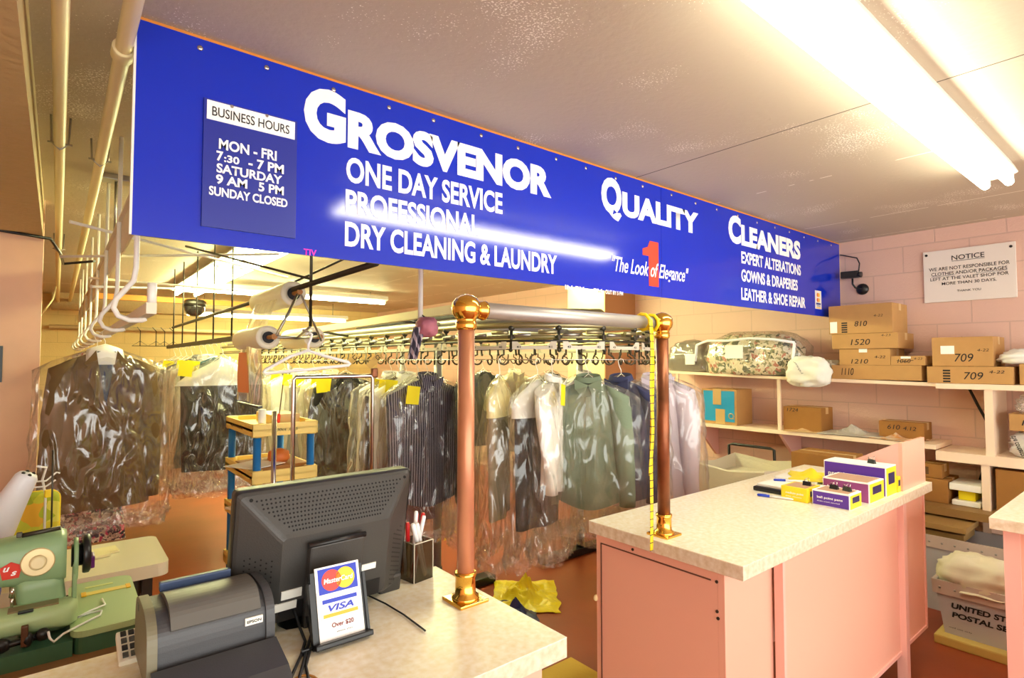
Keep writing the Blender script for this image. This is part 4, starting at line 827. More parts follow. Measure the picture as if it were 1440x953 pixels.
for k in (0, 2, 3, 5): 
    d = U_*math.cos(k*PI/3)+V_*math.sin(k*PI/3); mb.ball(Vector((-.066, 2.55, 1.165))+d*.019-axn*.001, .006, (1, 1, 1), 8)
mb.done('vent_slots', M_blackp, lp)
MB().tube([(-.19, 2.43, 1.02), (-.15, 2.36, .985), (-.11, 2.32, .94), (-.085, 2.30, .88), (-.08, 2.30, .8), (-.08, 2.30, .752)], .011, 12).done('gooseneck', mat('ribbed_steel', (150, 136, 96), .35, metal=.7, bump=.6, bump_scale=90), lp)
MB().lathe([(.05, 0), (.05, .012), (.02, .02)], (-.08, 2.31, .752)).done('base', M_darksteel, lp)
ts = thing('thread_guide', 'bent white wire thread guide with a yellow clip near the lamp', 'guide', (.0, 2.7, .75))
MB().tube([(-.02, 2.7, .75), (-.02, 2.7, 1.06), (-.03, 2.68, 1.12), (-.02, 2.66, 1.165), (-.045, 2.64, 1.175)], .004, 8).tube([(-.065, 2.62, 1.125), (-.02, 2.7, 1.11), (.01, 2.72, 1.135), (.02, 2.72, 1.13)], .003, 8).tube([(-.065, 2.62, 1.105), (-.02, 2.7, 1.09), (.008, 2.7, 1.11)], .003, 8).done('wire', M_whitem, ts)
MB().bx((-.012, 2.69, 1.065), (.022, .014, .028), .003, .3).done('yellow_clip', mat('clip_yellow', (250, 214, 20), .4), ts)
tag(MB().prism(rrect(-.34, -.125, .752, .965, .03, 4), (1, 0, 0), (0, 0, 1), (0, 2.5, 0), (0, .06, 0)).done('blue_case', mat('case_blue', (24, 60, 190), .4)), 'blue plastic case behind the lamp at the left edge', 'case')
pf = thing('picture_frame', 'dark framed certificate on the pink partition wall', 'picture', (-.3, 4.38, 1.5))
MB().box((-.52, 4.38, 1.43), (-.245, 4.4, 1.64)).done('frame', M_blackp, pf); MB().box((-.507, 4.377, 1.445), (-.258, 4.381, 1.626)).done('print', mat('certificate', (206, 206, 170), .5, noise_amt=.15, noise_scale=30), pf)

# ================================================================ GARMENT CONVEYOR
cv = thing('garment_conveyor', 'motorised oval garment conveyor of pipes, number plates and hooks behind the counters', 'conveyor', (2.6, 4, 0))
CX, CY, RR = 2.6, 2.85, .70
def track(off=0, y_end=9.2, n=28):
    r = RR+off; P = [(CX-r, y_end), (CX-r, 6.0), (CX-r, 4.0), (CX-r, CY)]
    P += [(CX+r*math.cos(PI+PI*k/n), CY+r*math.sin(PI+PI*k/n)) for k in range(1, n)]
    return P+[(CX+r, CY), (CX+r, 4), (CX+r, 6), (CX+r, y_end)]
M_trk = mat('conveyor_pipe', (170, 160, 120), .35, metal=.7); M_plate = mat('plate_grey', (206, 196, 178), .45); M_hook = mat('hook_bronze', (74, 62, 44), .4, metal=.6)
MB().tube([(x, y, 1.755) for x, y in track(0)], .017, 10).done('upper_track', M_trk, cv)
MB().tube([(x, y, 1.80) for x, y in track(-.10)], .026, 10).done('drive_pipe', M_rail, cv)
MB().tube([(x, y, 1.69) for x, y in track(-.03)], .011, 8).done('lower_track', M_trk, cv)
MB().tube([(x, y, 1.56) for x, y in track(.06)], .003, 6).done('guard_wire', M_chrome, cv)
MB().tube([(x, y, 1.665) for x, y in track(.02)], .007, 6).done('drive_chain', M_darksteel, cv)
MB().tube([(1.6, 3.2, 1.815), (1.98, 3.22, 1.79)], .01, 8).done('beam_bracket', M_darksteel, cv); MB().tube([(1.6, 4.5, 1.80), (1.9, 4.5, 1.76)], .01, 8).done('beam_bracket', M_darksteel, cv)
mb = MB(); mb.loft([[(1.58, y, z), (1.62, y, z), (1.62, y, z+.045), (1.58, y, z+.045)] for y, z in ((2.3, 1.80), (4.7, 1.775))], True, True, True, False); mb.done('top_channel', mat('cream_channel', (236, 226, 190), .4), cv)
for lo, hi in (((1.98, 3.0, 1.83), (2.1, 3.5, 1.88)), ((2.0, 3.7, 1.83), (2.1, 4.6, 1.87)), ((2.05, 2.7, 1.82), (2.3, 2.8, 1.86))): MB().box(lo, hi, .004).done('drive_cover', M_blackp, cv)
MB().tube([(2.3, 2.9, 1.84), (2.35, 2.6, 1.87), (2.9, 2.6, 1.9), (3.1, 2.7, 1.87), (3.15, 2.8, 1.8)], .012, 8).done('cross_brace', M_trk, cv)
def legs(x, y, fx0, fx1):
    l = MB().cyl((x, y, .19), (x, y, 1.80), .028, n=18).done('leg', M_rail, cv)
    MB().cyl((x, y, .05), (x, y, .20), .034, n=18).done('leg_sleeve', M_blackp, l)
    MB().box((fx0, y-.05, 0), (fx1, y+.05, .055), .006).done('foot', M_blackp, l)
legs(1.98, 3.22, 1.6, 2.43); legs(3.33, 3.22, 2.91, 3.7); legs(1.95, 6.2, 1.6, 2.3); legs(3.3, 6.2, 2.9, 3.6)
for y in (3.22, 6.2): MB().box((1.96, y-.02, 1.775), (3.32, y+.02, 1.81)).done('cross_bar', M_rail, cv)
# positions along the track (arc length from the far left end)
def along(s, off=0):
    r = RR+off; straight = 9.0-CY; arc = PI*RR
    if s < straight: return Vector((CX-r, 9.0-s, 0)), PI, 'L'
    if s < straight+arc:
        a = PI+(s-straight)/RR; return Vector((CX+r*math.cos(a), CY+r*math.sin(a), 0)), a, 'T'
    return Vector((CX+r, CY+(s-straight-arc), 0)), 0.0, 'R'
plate_poly = [(-.125, 0), (.125, 0), (.125, .045), (.095, .045), (.07, .02), (-.07, .02), (-.095, .045), (-.125, .045)]
s_ = 9.0-CY-4.6; k = 0; num_prev = 0
while s_ < (9.0-CY)+PI*RR+2.2:
    p, a, wh = along(s_, .0); rad = Vector((math.cos(a), math.sin(a), 0)); tng = Vector((-math.sin(a), math.cos(a), 0))
    mb = MB(); mb.prism(plate_poly, tng, (0, 0, 1), p+rad*.03+Vector((0, 0, 1.617)), rad*.003); pl = mb.done('number_plate', M_plate, cv)
    if wh == 'T' or (wh == 'L' and p.y < 4.6):
        text(str(22+k), p+rad*.0335-tng*.1+Vector((0, 0, 1.625)), tng, (0, 0, 1), .022, .013, M_black, pl, bold=.02, name='plate_number')
        text(str(22+k), p+rad*.0335+tng*.078+Vector((0, 0, 1.625)), tng, (0, 0, 1), .022, .013, M_black, pl, bold=.02, name='plate_number')
    q, a2, _ = along(s_+.135, .0); r2 = Vector((math.cos(a2), math.sin(a2), 0))
    mb = MB(); mb.cyl(q+Vector((0, 0, 1.74)), q+r2*.012+Vector((0, 0, 1.615)), .009, n=10); mb.ball(q+Vector((0, 0, 1.742)), .02, (1, 1, 1), 10); mb.ball(q+r2*.015+Vector((0, 0, 1.615)), .013, (1, 1, 1), 10); mb.bx(q+Vector((0, 0, 1.69)), (.03, .03, .02), .003); mb.done('trolley', M_darksteel, cv)
    pa, _, _ = along(s_+.02, .015); pb_, _, _ = along(s_+.12, .015); pc_, _, _ = along(s_+.155, .015); pd, _, _ = along(s_+.25, .015)
    MB().cyl(pa+Vector((0, 0, 1.715)), pb_+Vector((0, 0, 1.715)), .012, n=8).done('chain_link', M_trk, cv); MB().cyl(pc_+Vector((0, 0, 1.70)), pd+Vector((0, 0, 1.70)), .010, n=8).done('chain_link', M_steel, cv)
    s_ += .27; k += 1
# hooks: curls under the plates
s_ = 9.0-CY-4.4; nh = 0
while nh < 96 and s_ < (9.0-CY)+PI*RR+2.0:
    p, a, _ = along(s_, .03); rad = Vector((math.cos(a), math.sin(a), 0)); tng = Vector((-math.sin(a), math.cos(a), 0))
    tilt = .5*rad+.85*tng if nh % 2 else .5*rad-.85*tng
    c0 = p+Vector((0, 0, 1.56)); pts = [c0+Vector((0, 0, .06))]
    pts += [c0+tilt*(.028*math.sin(t))+Vector((0, 0, .028*math.cos(t)+.0)) for t in [i*PI/6 for i in range(0, 10)]]
    MB().tube(pts, .0055, 7).done('curl_hook', M_hook, cv)
    s_ += .085; nh += 1

for y, n_, an in ((3.75, 'C5', .8), (4.15, 'L3', .85), (5.9, 'C2', -.7)):
    t = thing('number_card', {'C5': 'tilted card with number hanging from the conveyor nearest the pinstriped shirt', 'L3': 'tilted card with number hanging from the conveyor above the chrome rack', 'C2': 'small tilted card on the conveyor behind the white hanger'}[n_], 'card', (1.82, y, 1.6), 0, 'number cards', True)
    t.rotation_euler = (0, an, 0)
    MB().box((-.025, -.001, -.13), (.025, .001, .0), .0004).tube([(0, 0, -.005), (0, .0, .03)], .002, 6).done('card', M_tape, t)
    text(n_, (-.018, -.0015, -.045), EXs, EZ, .036, .03, M_black, t, bold=.02)
# ================================================================ OVERHEAD POLE AND SECOND HANGING TRACK (left of the conveyor)
tr = thing('hanging_track', 'dark overhead pole with drop rods carrying the left garment track', 'rail', (.95, 4.5, 1.68))
MB().tube([(.95, 2.0, 1.93), (.95, 6.9, 1.91)], .013, 10).done('overhead_pole', M_darksteel, tr)
MB().box((.935, 4.15, 1.69), (.965, 7.2, 1.725)).done('track_bar', M_darksteel, tr)
for y in (4.3, 4.9, 5.6, 6.3, 6.85): MB().cyl((.95, y, 1.70), (.95, y, 2.53), .006, n=8).done('drop_rod', M_darksteel, tr)
MB().cyl((.95, 2.72, 1.72), (.95, 2.72, 2.53), .0075, n=10).done('drop_rod', M_darksteel, tr)
MB().tube([(.95, 2.72, 1.95), (.55, 3.6, 2.2)], .006, 8).tube([(.95, 3.05, 1.96), (1.35, 2.75, 2.2)], .006, 8).done('brace', M_darksteel, tr)
tag(MB().cyl((1.345, 2.35, 1.72), (1.345, 2.35, 2.53), .012, n=12).done('drop_pipe', M_whitem), 'white drop pipe from the ceiling to the pink pouch', 'pipe')

# film rolls
M_roll = mat('film_roll_white', (238, 230, 208), .35, bump=.15, bump_scale=25); M_core = mat('roll_core', (30, 26, 30), .6)
M_peg = mat('wood_peg', (176, 120, 62), .6)
def roll(label, c, L_, r, ang=0):
    """axis along +Y from its front end c"""
    t = thing('film_roll', label, 'film roll', c, 0, 'plastic film rolls'); d = Vector((math.sin(ang), math.cos(ang), 0)); C = Vector(c)
    mb = MB(); mb.lathe([(r*.5, .004), (r*.5, 0), (r*.97, 0), (r, .006), (r*1.0, L_*.3), (r*.985, L_*.6), (r, L_-.006), (r*.97, L_), (r*.5, L_)], C, d, 32); mb.done('film', M_roll, t)
    MB().lathe([(r*.5, -.002), (r*.42, .003), (r*.40, .02)], C, d, 24).done('core', M_core, t)
    MB().cyl(C-d*.09, C+d*.05, .011, n=12).cyl(C-d*.1, C-d*.085, .014, n=12).done('spindle', M_peg, t)
    return t
roll('largest plastic film roll hanging highest beside the dark pole', (.955, 2.99, 1.905), .62, .066)
roll('plastic film roll below and left of the largest roll', (.83, 2.98, 1.672), .5, .06)
roll('plastic film roll half hidden behind the white hanger', (1.16, 3.25, 1.69), .45, .062)
sheet_m = film('rolled_film_sheet', clear=.7, scale=6, strength=.35, haze=.3)
fs = thing('film_sheet', 'hanging sheet of film with orange print below the lower roll', 'film', (.84, 3.2, 1.32))
mb = MB(); mb.grid(lambda u, v: Vector((.80+.012*math.sin(u*9+v*2), 2.995+.42*u, 1.625-.30*v+.01*u)), 14, 12); mb.done('sheet', sheet_m, fs)
mb = MB(); mb.grid(lambda u, v: Vector((.797+.012*math.sin(u*9*.4+v*2), 3.25+.15*u, 1.60-.22*v)), 8, 10); mb.done('orange_print', mat('orange_print', (244, 150, 92), .5), fs)
MB().box((.79, 2.99, 1.315), (.81, 3.42, 1.325)).done('weight_bar', M_blackp, fs)
fs2 = thing('film_sheet', 'white web of film falling from the largest roll to the lower roll', 'film', (.87, 3.2, 1.7))
mb = MB(); mb.grid(lambda u, v: Vector((.89-.06*v+.004*math.sin(u*20), 3.05+.45*u-.04*v*u, 1.88-.17*v)), 20, 8); mb.done('web', sheet_m, fs2)
rk = thing('roll_bracket', 'steel rod brackets holding the film rolls', 'bracket', (.95, 3.0, 1.7))
MB().tube([(.955, 2.92, 1.905), (.90, 2.9, 1.79), (.84, 2.88, 1.68), (.83, 2.91, 1.672)], .007, 8).tube([(.955, 2.90, 1.91), (1.05, 2.95, 1.75), (1.10, 2.98, 1.66)], .006, 8).tube([(.83, 2.9, 1.672), (.95, 2.92, 1.67), (1.16, 3.18, 1.69)], .008, 8).tube([(.95, 2.72, 1.72), (.95, 2.92, 1.67)], .006, 8).done('bracket_rods', M_steel, rk)
# white hanger
wh_ = thing('plastic_hanger', 'white tubular hanger hanging in front of the film rolls', 'hanger', (.88, 2.60, 1.70))
hx, hy, hz = .9, 2.6, 1.66
MB().tube([(hx-.012, hy+.0, hz+.012), (hx, hy, hz+.028), (hx+.016, hy, hz+.015), (hx+.01, hy, hz-.01), (hx, hy, hz-.03), (hx, hy, hz-.06)], .006, 8).done('hook', M_white, wh_)
MB().tube([(hx, hy, hz-.06), (hx-.07, hy+.02, hz-.085), (hx-.17, hy+.06, hz-.148), (hx-.176, hy+.062, hz-.158), (hx-.168, hy+.06, hz-.164), (hx, hy, hz-.148), (hx+.17, hy-.06, hz-.128), (hx+.176, hy-.062, hz-.122), (hx+.168, hy-.06, hz-.114), (hx+.07, hy-.02, hz-.085)], .0075, 8, True).done('frame', M_white, wh_)
tag(MB().tube([(.95, 2.72, 1.70), (.92, 2.62, 1.69), (.9, 2.6, 1.688), (.86, 2.55, 1.69)], .006, 8).done('hanger_arm', M_steel), 'small steel arm that carries the white hanger', 'arm')
# chrome rack
cr = thing('bagging_rack', 'chrome bagging rack standing in front of the film rolls', 'rack', (1.09, 2.75, 0))
MB().tube([(.885, 2.75, .03), (.885, 2.75, 1.46), (.895, 2.75, 1.475), (1.28, 2.75, 1.475), (1.29, 2.75, 1.46), (1.29, 2.75, .03)], .0105, 12).done('rack_frame', M_chrome, cr)
MB().box((.86, 2.5, 0), (.91, 3.0, .03), .005).box((1.265, 2.5, 0), (1.315, 3.0, .03), .005).done('rack_foot', M_darksteel, cr)
MB().bx((1.30, 2.75, 1.49), (.03, .03, .05), .006).done('corner_fitting', M_copperd, cr)
tag(MB().tube([(.79, 2.72, 0.02), (.79, 2.72, 1.32)], .011, 12).lathe([(.12, 0), (.12, .015), (.02, .03)], (.79, 2.72, 0)).done('chrome_pole', M_chrome), 'chrome pole standing before the blue and yellow shelf stand', 'pole')

# ================================================================ BLUE AND YELLOW SHELF STAND
ss = thing('shelf_stand', 'plastic shelf stand with yellow shelves and blue posts behind the monitor', 'shelf', (1.0, 3.55, 0))
M_syel = mat('shelf_yellow', (250, 218, 120), .45); M_sblue = mat('post_blue', (20, 110, 180), .4)
sx0, sx1, sy0, sy1 = .80, 1.14, 3.12, 3.72
for z in (1.19, .945, .70, .40):
    sh = MB(); sh.box((sx0, sy0, z-.008), (sx1, sy1, z+.004))
    for lo, hi in (((sx0, sy0, z-.035), (sx1, sy0+.012, z+.03)), ((sx0, sy1-.012, z-.035), (sx1, sy1, z+.03)), ((sx0, sy0, z-.035), (sx0+.012, sy1, z+.03)), ((sx1-.012, sy0, z-.035), (sx1, sy1, z+.03))): sh.box(lo, hi, .002)
    for x in (sx0+.03, sx1-.03):
        for y in (sy0+.03, sy1-.03): sh.cyl((x, y, z-.04), (x, y, z+.032), .03, n=16)
    s1 = sh.done('shelf', M_syel, ss)
    if z > 1: text('500ct .045', (sx0+.1, sy0-.0005, z-.012), EXs, EZ, .13, .016, M_black, s1, shear=.2, name='handwriting'); text('spools', (sx0-.0005, sy1-.12, z-.012), EXw, EZ, .28, .02, M_black, s1, shear=.2, name='handwriting')
for x in (sx0+.03, sx1-.03):
    for y in (sy0+.03, sy1-.03):
        MB().cyl((x, y, 0), (x, y, 1.16), .02, n=16).done('post', M_sblue, ss)
tag(MB().bx((.98, 3.4, .965), (.28, .34, .02), .002, .15).done('board_stack', M_peg), 'wood boards lying on the second yellow shelf', 'board')
tag(MB().bx((.86, 3.3, .984), (.22, .22, .004), .0005, .5).done('paper_sheet', M_paper), 'white paper sheet sticking out of the second yellow shelf', 'paper')
tag(MB().lathe([(.045, 0), (.06, .02), (.055, .06), (.02, .075)], (1.0, 3.35, .976)).done('orange_spool', mat('spool_orange', (222, 120, 54), .5)), 'orange thread spool on the second yellow shelf', 'spool')
tag(MB().bx((.9, 3.4, .72), (.2, .3, .012), .002, .3).done('paper_sheet', M_paper), 'white papers on the third yellow shelf', 'paper')
tag(MB().lathe([(.02, 0), (.02, .10)], (.86, 3.18, 1.194)).done('white_tube', M_paper), 'white cardboard tube standing on the top yellow shelf', 'tube')
sc = thing('screwdriver', 'red handled screwdriver standing on the top yellow shelf', 'tool', (.96, 3.25, 1.194))
MB().tube([(.96, 3.25, 1.20), (.965, 3.25, 1.25), (.97, 3.25, 1.26)], [.014, .012, .006], 10).done('handle', mat('tool_red', (214, 50, 26), .4), sc); MB().tube([(.97, 3.25, 1.26), (.99, 3.26, 1.42)], .003, 8).done('shaft', mat('rust_brown', (90, 54, 26), .5), sc)
tag(MB().box((.94, 3.3, 1.194), (1.1, 3.6, 1.25), .004).done('small_box', M_tape), 'small tan box on the top yellow shelf', 'box')

# pouch hanging at the rail
pu = thing('cloth_pouch', 'dusty pink round pouch with a striped scarf hung beside the left post', 'pouch', (1.18, 2.2, 1.66))
pillow('pouch', mat('dusty_pink', (176, 104, 120), .7, bump=.3, bump_scale=20), (1.36, 2.32, 1.665), (.1, .12, .095), pu, 17, crumple=.004, power=.95, flatbot=.95, ncr=4)
mb = MB(); mb.grid(lambda u, v: Vector((1.315+.05*(u-.5)*(1-.3*v)-.035*v, 2.31+.02*math.sin(u*12), 1.71-.15*v)), 12, 10); mb.done('scarf', stripes('scarf_stripe', (70, 64, 80), (200, 180, 190), .014, .005, 0), pu, solid=.003)
MB().tube([(1.36, 2.32, 1.755), (1.35, 2.34, 1.77), (1.345, 2.35, 1.76)], .004, 6).done('loop', M_darksteel, pu)

# ================================================================ GARMENTS
def sp(v, p): return math.copysign(abs(v)**p, v)
def loft_cloth(mb, hw, zt_, zb, slope, dtop, dbot, hwb, folds, amp, seed, nu=56, nv=26, zwob=.0, waist=0, crumple=0.0, flare=None, hemcurve=0.0):
    rings = []
    for j in range(nv+1):
        v = j/nv; ring = []
        w_ = hw+(hwb-hw)*v - waist*math.sin(v*PI)
        if flare: w_ += flare*v*v
        d_ = dtop+(dbot-dtop)*min(1, v*3)
        if v < .08: d_ = d_*(.35+.65*v/.08)
        for i in range(nu):
            a = 2*PI*i/nu; cx, cy = sp(math.cos(a), .75), sp(math.sin(a), .85)
            x = w_*cx; y = d_*cy
            sd = 1 if cy >= 0 else -1
            fl = amp*min(1, v*2.2+.1)*math.sin(folds*x/max(hw, .01)+seed*2.3+sd*.8+.7*math.sin(v*3+seed))
            fl += amp*.7*noise.noise(Vector((x*9+seed, v*3.5, sd*3+seed)))
            y += fl*(1-abs(cx)**6)
            if crumple:
                q = Vector((x*11+seed*5, y*11, v*9)); x += crumple*noise.noise(q); y += crumple*noise.noise(q+Vector((7, 3, 1)))
            zt2 = zt_-slope*abs(x)-.6*max(0, abs(x)-hw*.75)*slope
            z = zt2+(zb-zt2)*v+(zwob*noise.noise(Vector((a*1.3, seed, 0)))+hemcurve*(abs(cx)**2))*v
            ring.append((x, y, z))
        rings.append(ring)
    R = mb.loft(rings, True, False, False)
    n = nu                                   # close the shoulders with a strip of quads
    top = R[0]
    for i in range(0, n//2-1):
        try: f = mb.bm.faces.new((top[i], top[i+1], top[n-1-i-1+1-1] if False else top[(n-i-1) % n], top[(n-i) % n])); f.smooth = True
        except ValueError: pass
    return mb
def wire_hanger(root, hw, zs, m=M_whitem):
    MB().tube([(.018, 0, .0), (.012, 0, .016), (-.004, 0, .021), (-.018, 0, .008), (-.012, 0, -.02), (0, 0, -.045), (0, 0, zs+.03), (-hw*.93, 0, zs-.12), (-hw*.95, 0, zs-.125), (-hw*.92, 0, zs-.132), (hw*.92, 0, zs-.132), (hw*.95, 0, zs-.125), (hw*.93, 0, zs-.12), (0.002, 0, zs+.03)], .0024, 6).done('wire_hanger', m, root)
def garment(kind, label, loc, rz, m, L_=.78, hw=.22, seed=1, bag=True, bagL=.16, bagm=None, tagn=0, tagx=-.12, m2=None, cape=None, group='bagged garments', collar=True, amp=.012, depth=.045, collar_m=None, slope=.42, tagz=-.17):
    """kind: shirt, coat, suit, trousers, dress. Local frame: hook at the origin, shoulders along x, front towards -y"""
    nm = {'shirt': 'bagged_shirt', 'coat': 'bagged_coat', 'suit': 'bagged_jacket', 'trousers': 'bagged_trousers', 'dress': 'bagged_dress'}[kind]
    t = thing(nm, label, {'shirt': 'shirt', 'coat': 'coat', 'suit': 'jacket', 'trousers': 'trousers', 'dress': 'dress'}[kind], loc, rz, group, True)
    zs = -.095; wire_hanger(t, hw if kind != 'trousers' else .19, zs)
    if kind == 'trousers':
        mb = MB(); hw2 = hw
        loft_cloth(mb, hw2, zs-.11, zs-.11-L_, .02, .02, .035, hw2*.92, 5, amp, seed)
        body = mb.done('folded_trousers', m, t)
        if cape:
            mb = MB(); loft_cloth(mb, hw2*1.06, zs+.005, zs-.2, .55, .02, .045, hw2*1.12, 2, .004, seed+3, nv=10); mb.done('paper_cape', cape, t, label='pale paper cape over the hanger')
    else:
        mb = MB(); fl = .05 if kind == 'dress' else 0
        loft_cloth(mb, hw, zs+.01, zs-L_, slope, depth*.8, depth, hw*(1.0 if kind != 'dress' else 1.0), 4.5 if kind != 'suit' else 2.5, amp, seed, waist=.012 if kind != 'coat' else 0, flare=fl, hemcurve=.06 if kind == 'shirt' else 0)
        body = mb.done({'shirt': 'shirt_body', 'coat': 'coat_body', 'suit': 'jacket_body', 'dress': 'dress_body'}[kind], m, t)
        if kind != 'dress':
            for sd in (-1, 1):
                sl = L_*.86; rings = []
                for j in range(15):
                    v = j/14; r1, r2 = .062-.02*v, .04-.008*v
                    cx = sd*(hw-.035+.032*math.sin(min(1, v*2.2)*PI/2)+.01*math.sin(v*4+seed)); cz = zs+.01-slope*(hw-.03)-.02-sl*v+.02*(1-v)
                    cy = -.006+.02*math.sin(v*3+seed)-.012*v
                    rings.append([(cx+r1*math.cos(2*PI*k/16)+.006*noise.noise(Vector((k, j*.7, seed))), cy+r2*math.sin(2*PI*k/16), cz+(.03*math.cos(2*PI*k/16)*-sd if v < .1 else 0)) for k in range(16)])
                mb = MB(); mb.loft(rings, True, True, True); mb.done('sleeve', m, body)
            if kind == 'shirt' and collar:
                cm_ = collar_m or m
                mb = MB()
                mb.loft([[(r*math.cos(a)*1.1, r*.72*math.sin(a)-.005, zs+.012+h_+.012*math.sin(a)) for a in [2*PI*k/20 for k in range(20)]] for r, h_ in ((.062, -.02), (.056, .012), (.06, .012), (.07, -.018))], True); mb.done('collar_band', cm_, body)
                for sd in (-1, 1): MB().prism([(0, 0), (sd*.075, .035), (sd*.07, -.02), (sd*.028, -.068)], (1, 0, 0), (0, -.12, 1), (0, -depth-.012, zs-.03), (0, -.004, 0)).done('collar_point', cm_, body)
                MB().box((-.014, -depth-.01, zs-L_+.02), (.014, -depth*.55, zs-.09), .002).done('placket', m, body)
                for k in range(6): MB().lathe([(.0045, 0), (.0045, .002)], (0, -depth-.0105, zs-.12-k*(L_-.2)/6), (0, -1, 0), 8).done('button', m2 or M_white, body)
            if kind in ('suit', 'coat'):
                cm_ = collar_m or m
                for sd in (-1, 1): MB().prism([(sd*.004, -.3), (sd*.05, .0), (sd*.085, -.05), (sd*.105, -.075), (sd*.085, -.09), (sd*.1, -.11), (sd*.03, -.3)], (1, 0, 0), (0, 0, 1), (0, -depth-.014, zs-.005), (0, .008, 0)).done('lapel', cm_, body)
                MB().prism([(-.045, .0), (.045, 0), (.006, -.28), (-.006, -.28)], (1, 0, 0), (0, 0, 1), (0, -depth-.008, zs-.01), (0, .004, 0)).done('lining', m2 or M_blackp, body)
            if cape: 
                mb = MB(); loft_cloth(mb, .085, zs+.035, zs-.085, .35, .03, depth+.016, .1, 2, .002, seed, nv=8, nu=32); mb.done('paper_collar', cape, t, label='white paper neck guard')
    for k in range(tagn):
        tz = tagz-.012*k; R = Matrix.Rotation(.12-.2*k, 3, 'Y')
        MB().bx((tagx-.035*k, -depth-.045-.012*k, tz), (.085, .0015, .11), .0004, 0, R).done('paper_ticket', M_yellowtag, t)
    if bag:
        mb = MB(); bl = (L_ if kind != 'trousers' else L_+.11)+bagL
        wide = .035 if kind in ('trousers', 'dress') else .082
        loft_cloth(mb, hw+wide, zs+.03, zs-bl, slope*.93 if kind != 'trousers' else .5, depth*1.05, depth+.045, hw+wide+.025, 3.5, .02, seed+9, nu=64, nv=40, zwob=.05, crumple=.014)
        pbag = mb.done('plastic_bag', bagm or M_film, t)
        mb = MB(); rings = []; w_b = hw+wide+.03; d_b = depth+.055
        for j in range(7):
            v = j/6; rg = []
            for i in range(72):
                a = 2*PI*i/72; q = Vector((math.cos(a)*4+seed, math.sin(a)*4, v*3+seed)); k_ = 1-.10*v+.10*noise.noise(q*1.5)
                rg.append((w_b*sp(math.cos(a), .75)*k_, d_b*sp(math.sin(a), .85)*(k_+.25*noise.noise(q*2.2)), zs-bl+.05-.085*v+.05*noise.noise(Vector((a*1.3, seed+9, 0)))+.012*noise.noise(q*2)))
            rings.append(rg)
        mb.loft(rings, True); mb.done('crumpled_hem', M_hem, pbag, label='whitish crumpled bottom edge')
    return t
M_pin = stripes('pinstripe_shirt', (58, 54, 70), (176, 166, 178), .014, .0034, 0)
M_maroon = mat('maroon_cloth', (120, 40, 52), .85)
M_sage = mat('sage_shirt', (124, 140, 116), .85, bump=.15, bump_scale=60, noise_amt=.1, noise_scale=5)
M_lav = mat('lavender_shirt', (208, 194, 206), .8, bump=.1, bump_scale=40)
M_lavc = stripes('lavender_stripe', (206, 196, 210), (150, 150, 180), .012, .002, 0)
M_wsh = mat('white_shirt', (244, 240, 234), .8)
M_navysh = mat('navy_shirt', (58, 62, 100), .85)
M_khaki = mat('khaki_cloth', (158, 142, 112), .85, noise_amt=.1, noise_scale=6)
M_blk = mat('black_cloth', (34, 31, 30), .8)
M_dkb = mat('dark_brown_cloth', (70, 52, 36), .85)
M_brn = mat('brown_cloth', (132, 102, 60), .85, noise_amt=.1, noise_scale=30)
M_coat = mat('brown_coat_wool', (110, 84, 46), .85, noise_amt=.1, noise_scale=30)
M_tanc = mat('tan_cloth', (196, 170, 120), .85)
M_teal = mat('teal_cloth', (40, 100, 124), .8)
M_floral = patches('dark_floral', [(50, 38, 48), (226, 200, 180), (70, 52, 62), (206, 80, 106), (236, 216, 196), (96, 76, 84), (190, 160, 140)], 42)
M_capey = mat('cream_cape', (240, 226, 170), .7); M_capew = mat('white_cape', (248, 246, 240), .65)
M_beige = mat('beige_cloth', (216, 204, 176), .85); M_grey = mat('grey_cloth', (150, 148, 150), .85)
ZH = 1.545
def onturn(deg, r=.775): a = math.radians(deg); return (CX+r*math.cos(a), CY+r*math.sin(a), ZH)
# big brown coat on the left rail
garment('coat', 'long brown coat under shiny crinkled plastic at the far left', (.215, 4.0, 1.712), .08, M_coat, L_=.90, hw=.235, seed=4, bagm=M_film2, cape=M_capew, amp=.012, depth=.06, bagL=.1, collar_m=M_coat)
garment('dress', 'dark floral dress showing below the long brown coat', (.19, 4.26, 1.712), -.1, M_floral, L_=1.16, hw=.12, seed=3, bag=False, amp=.01, depth=.02, slope=.3)
# left track group
GX = 'garments on the left track'
for lb, y, kind, m_, hw, L_, kw in (
    ('black suit in glossy film under a printed paper hanger cover on the left track', 4.55, 'trousers', M_blk, .27, .70, dict(cape=M_capew, tagn=1, tagx=-.24, bagm=M_film2, bagL=.12)),
    ('teal dress edge showing beside the glossy black suit on the left track', 4.85, 'dress', M_teal, .22, .82, dict(tagn=1, tagx=-.16)),
    ('white shirt with a yellow ticket just left of the teal dress', 5.1, 'shirt', M_wsh, .22, .74, dict(tagn=1, tagx=-.16, bagL=.3, bagm=M_film2)),
    ('pale grey shirt behind the ticketed white shirt on the left track', 5.35, 'shirt', M_grey, .22, .7, dict(tagn=1, tagx=-.15, bagL=.25)),
    ('dark brown jacket in the middle of the left track', 5.75, 'suit', M_dkb, .23, .66, dict()),
    ('brown trousers under a tan cover on the left track', 6.05, 'trousers', M_brn, .22, .82, dict(cape=M_beige, tagn=1, tagx=-.15)),
    ('tan coat in a long clear bag near the far end of the left track', 6.35, 'coat', M_tanc, .24, 1.02, dict(bagL=.12)),
    ('olive-tan coat last on the left track', 6.7, 'coat', M_khaki, .25, 1.05, dict(bagL=.1))):
    garment(kind, lb, (.95, y, 1.67), rnd.uniform(-.12, .12), m_, L_=L_, hw=hw, seed=y*3, group=GX, **kw)
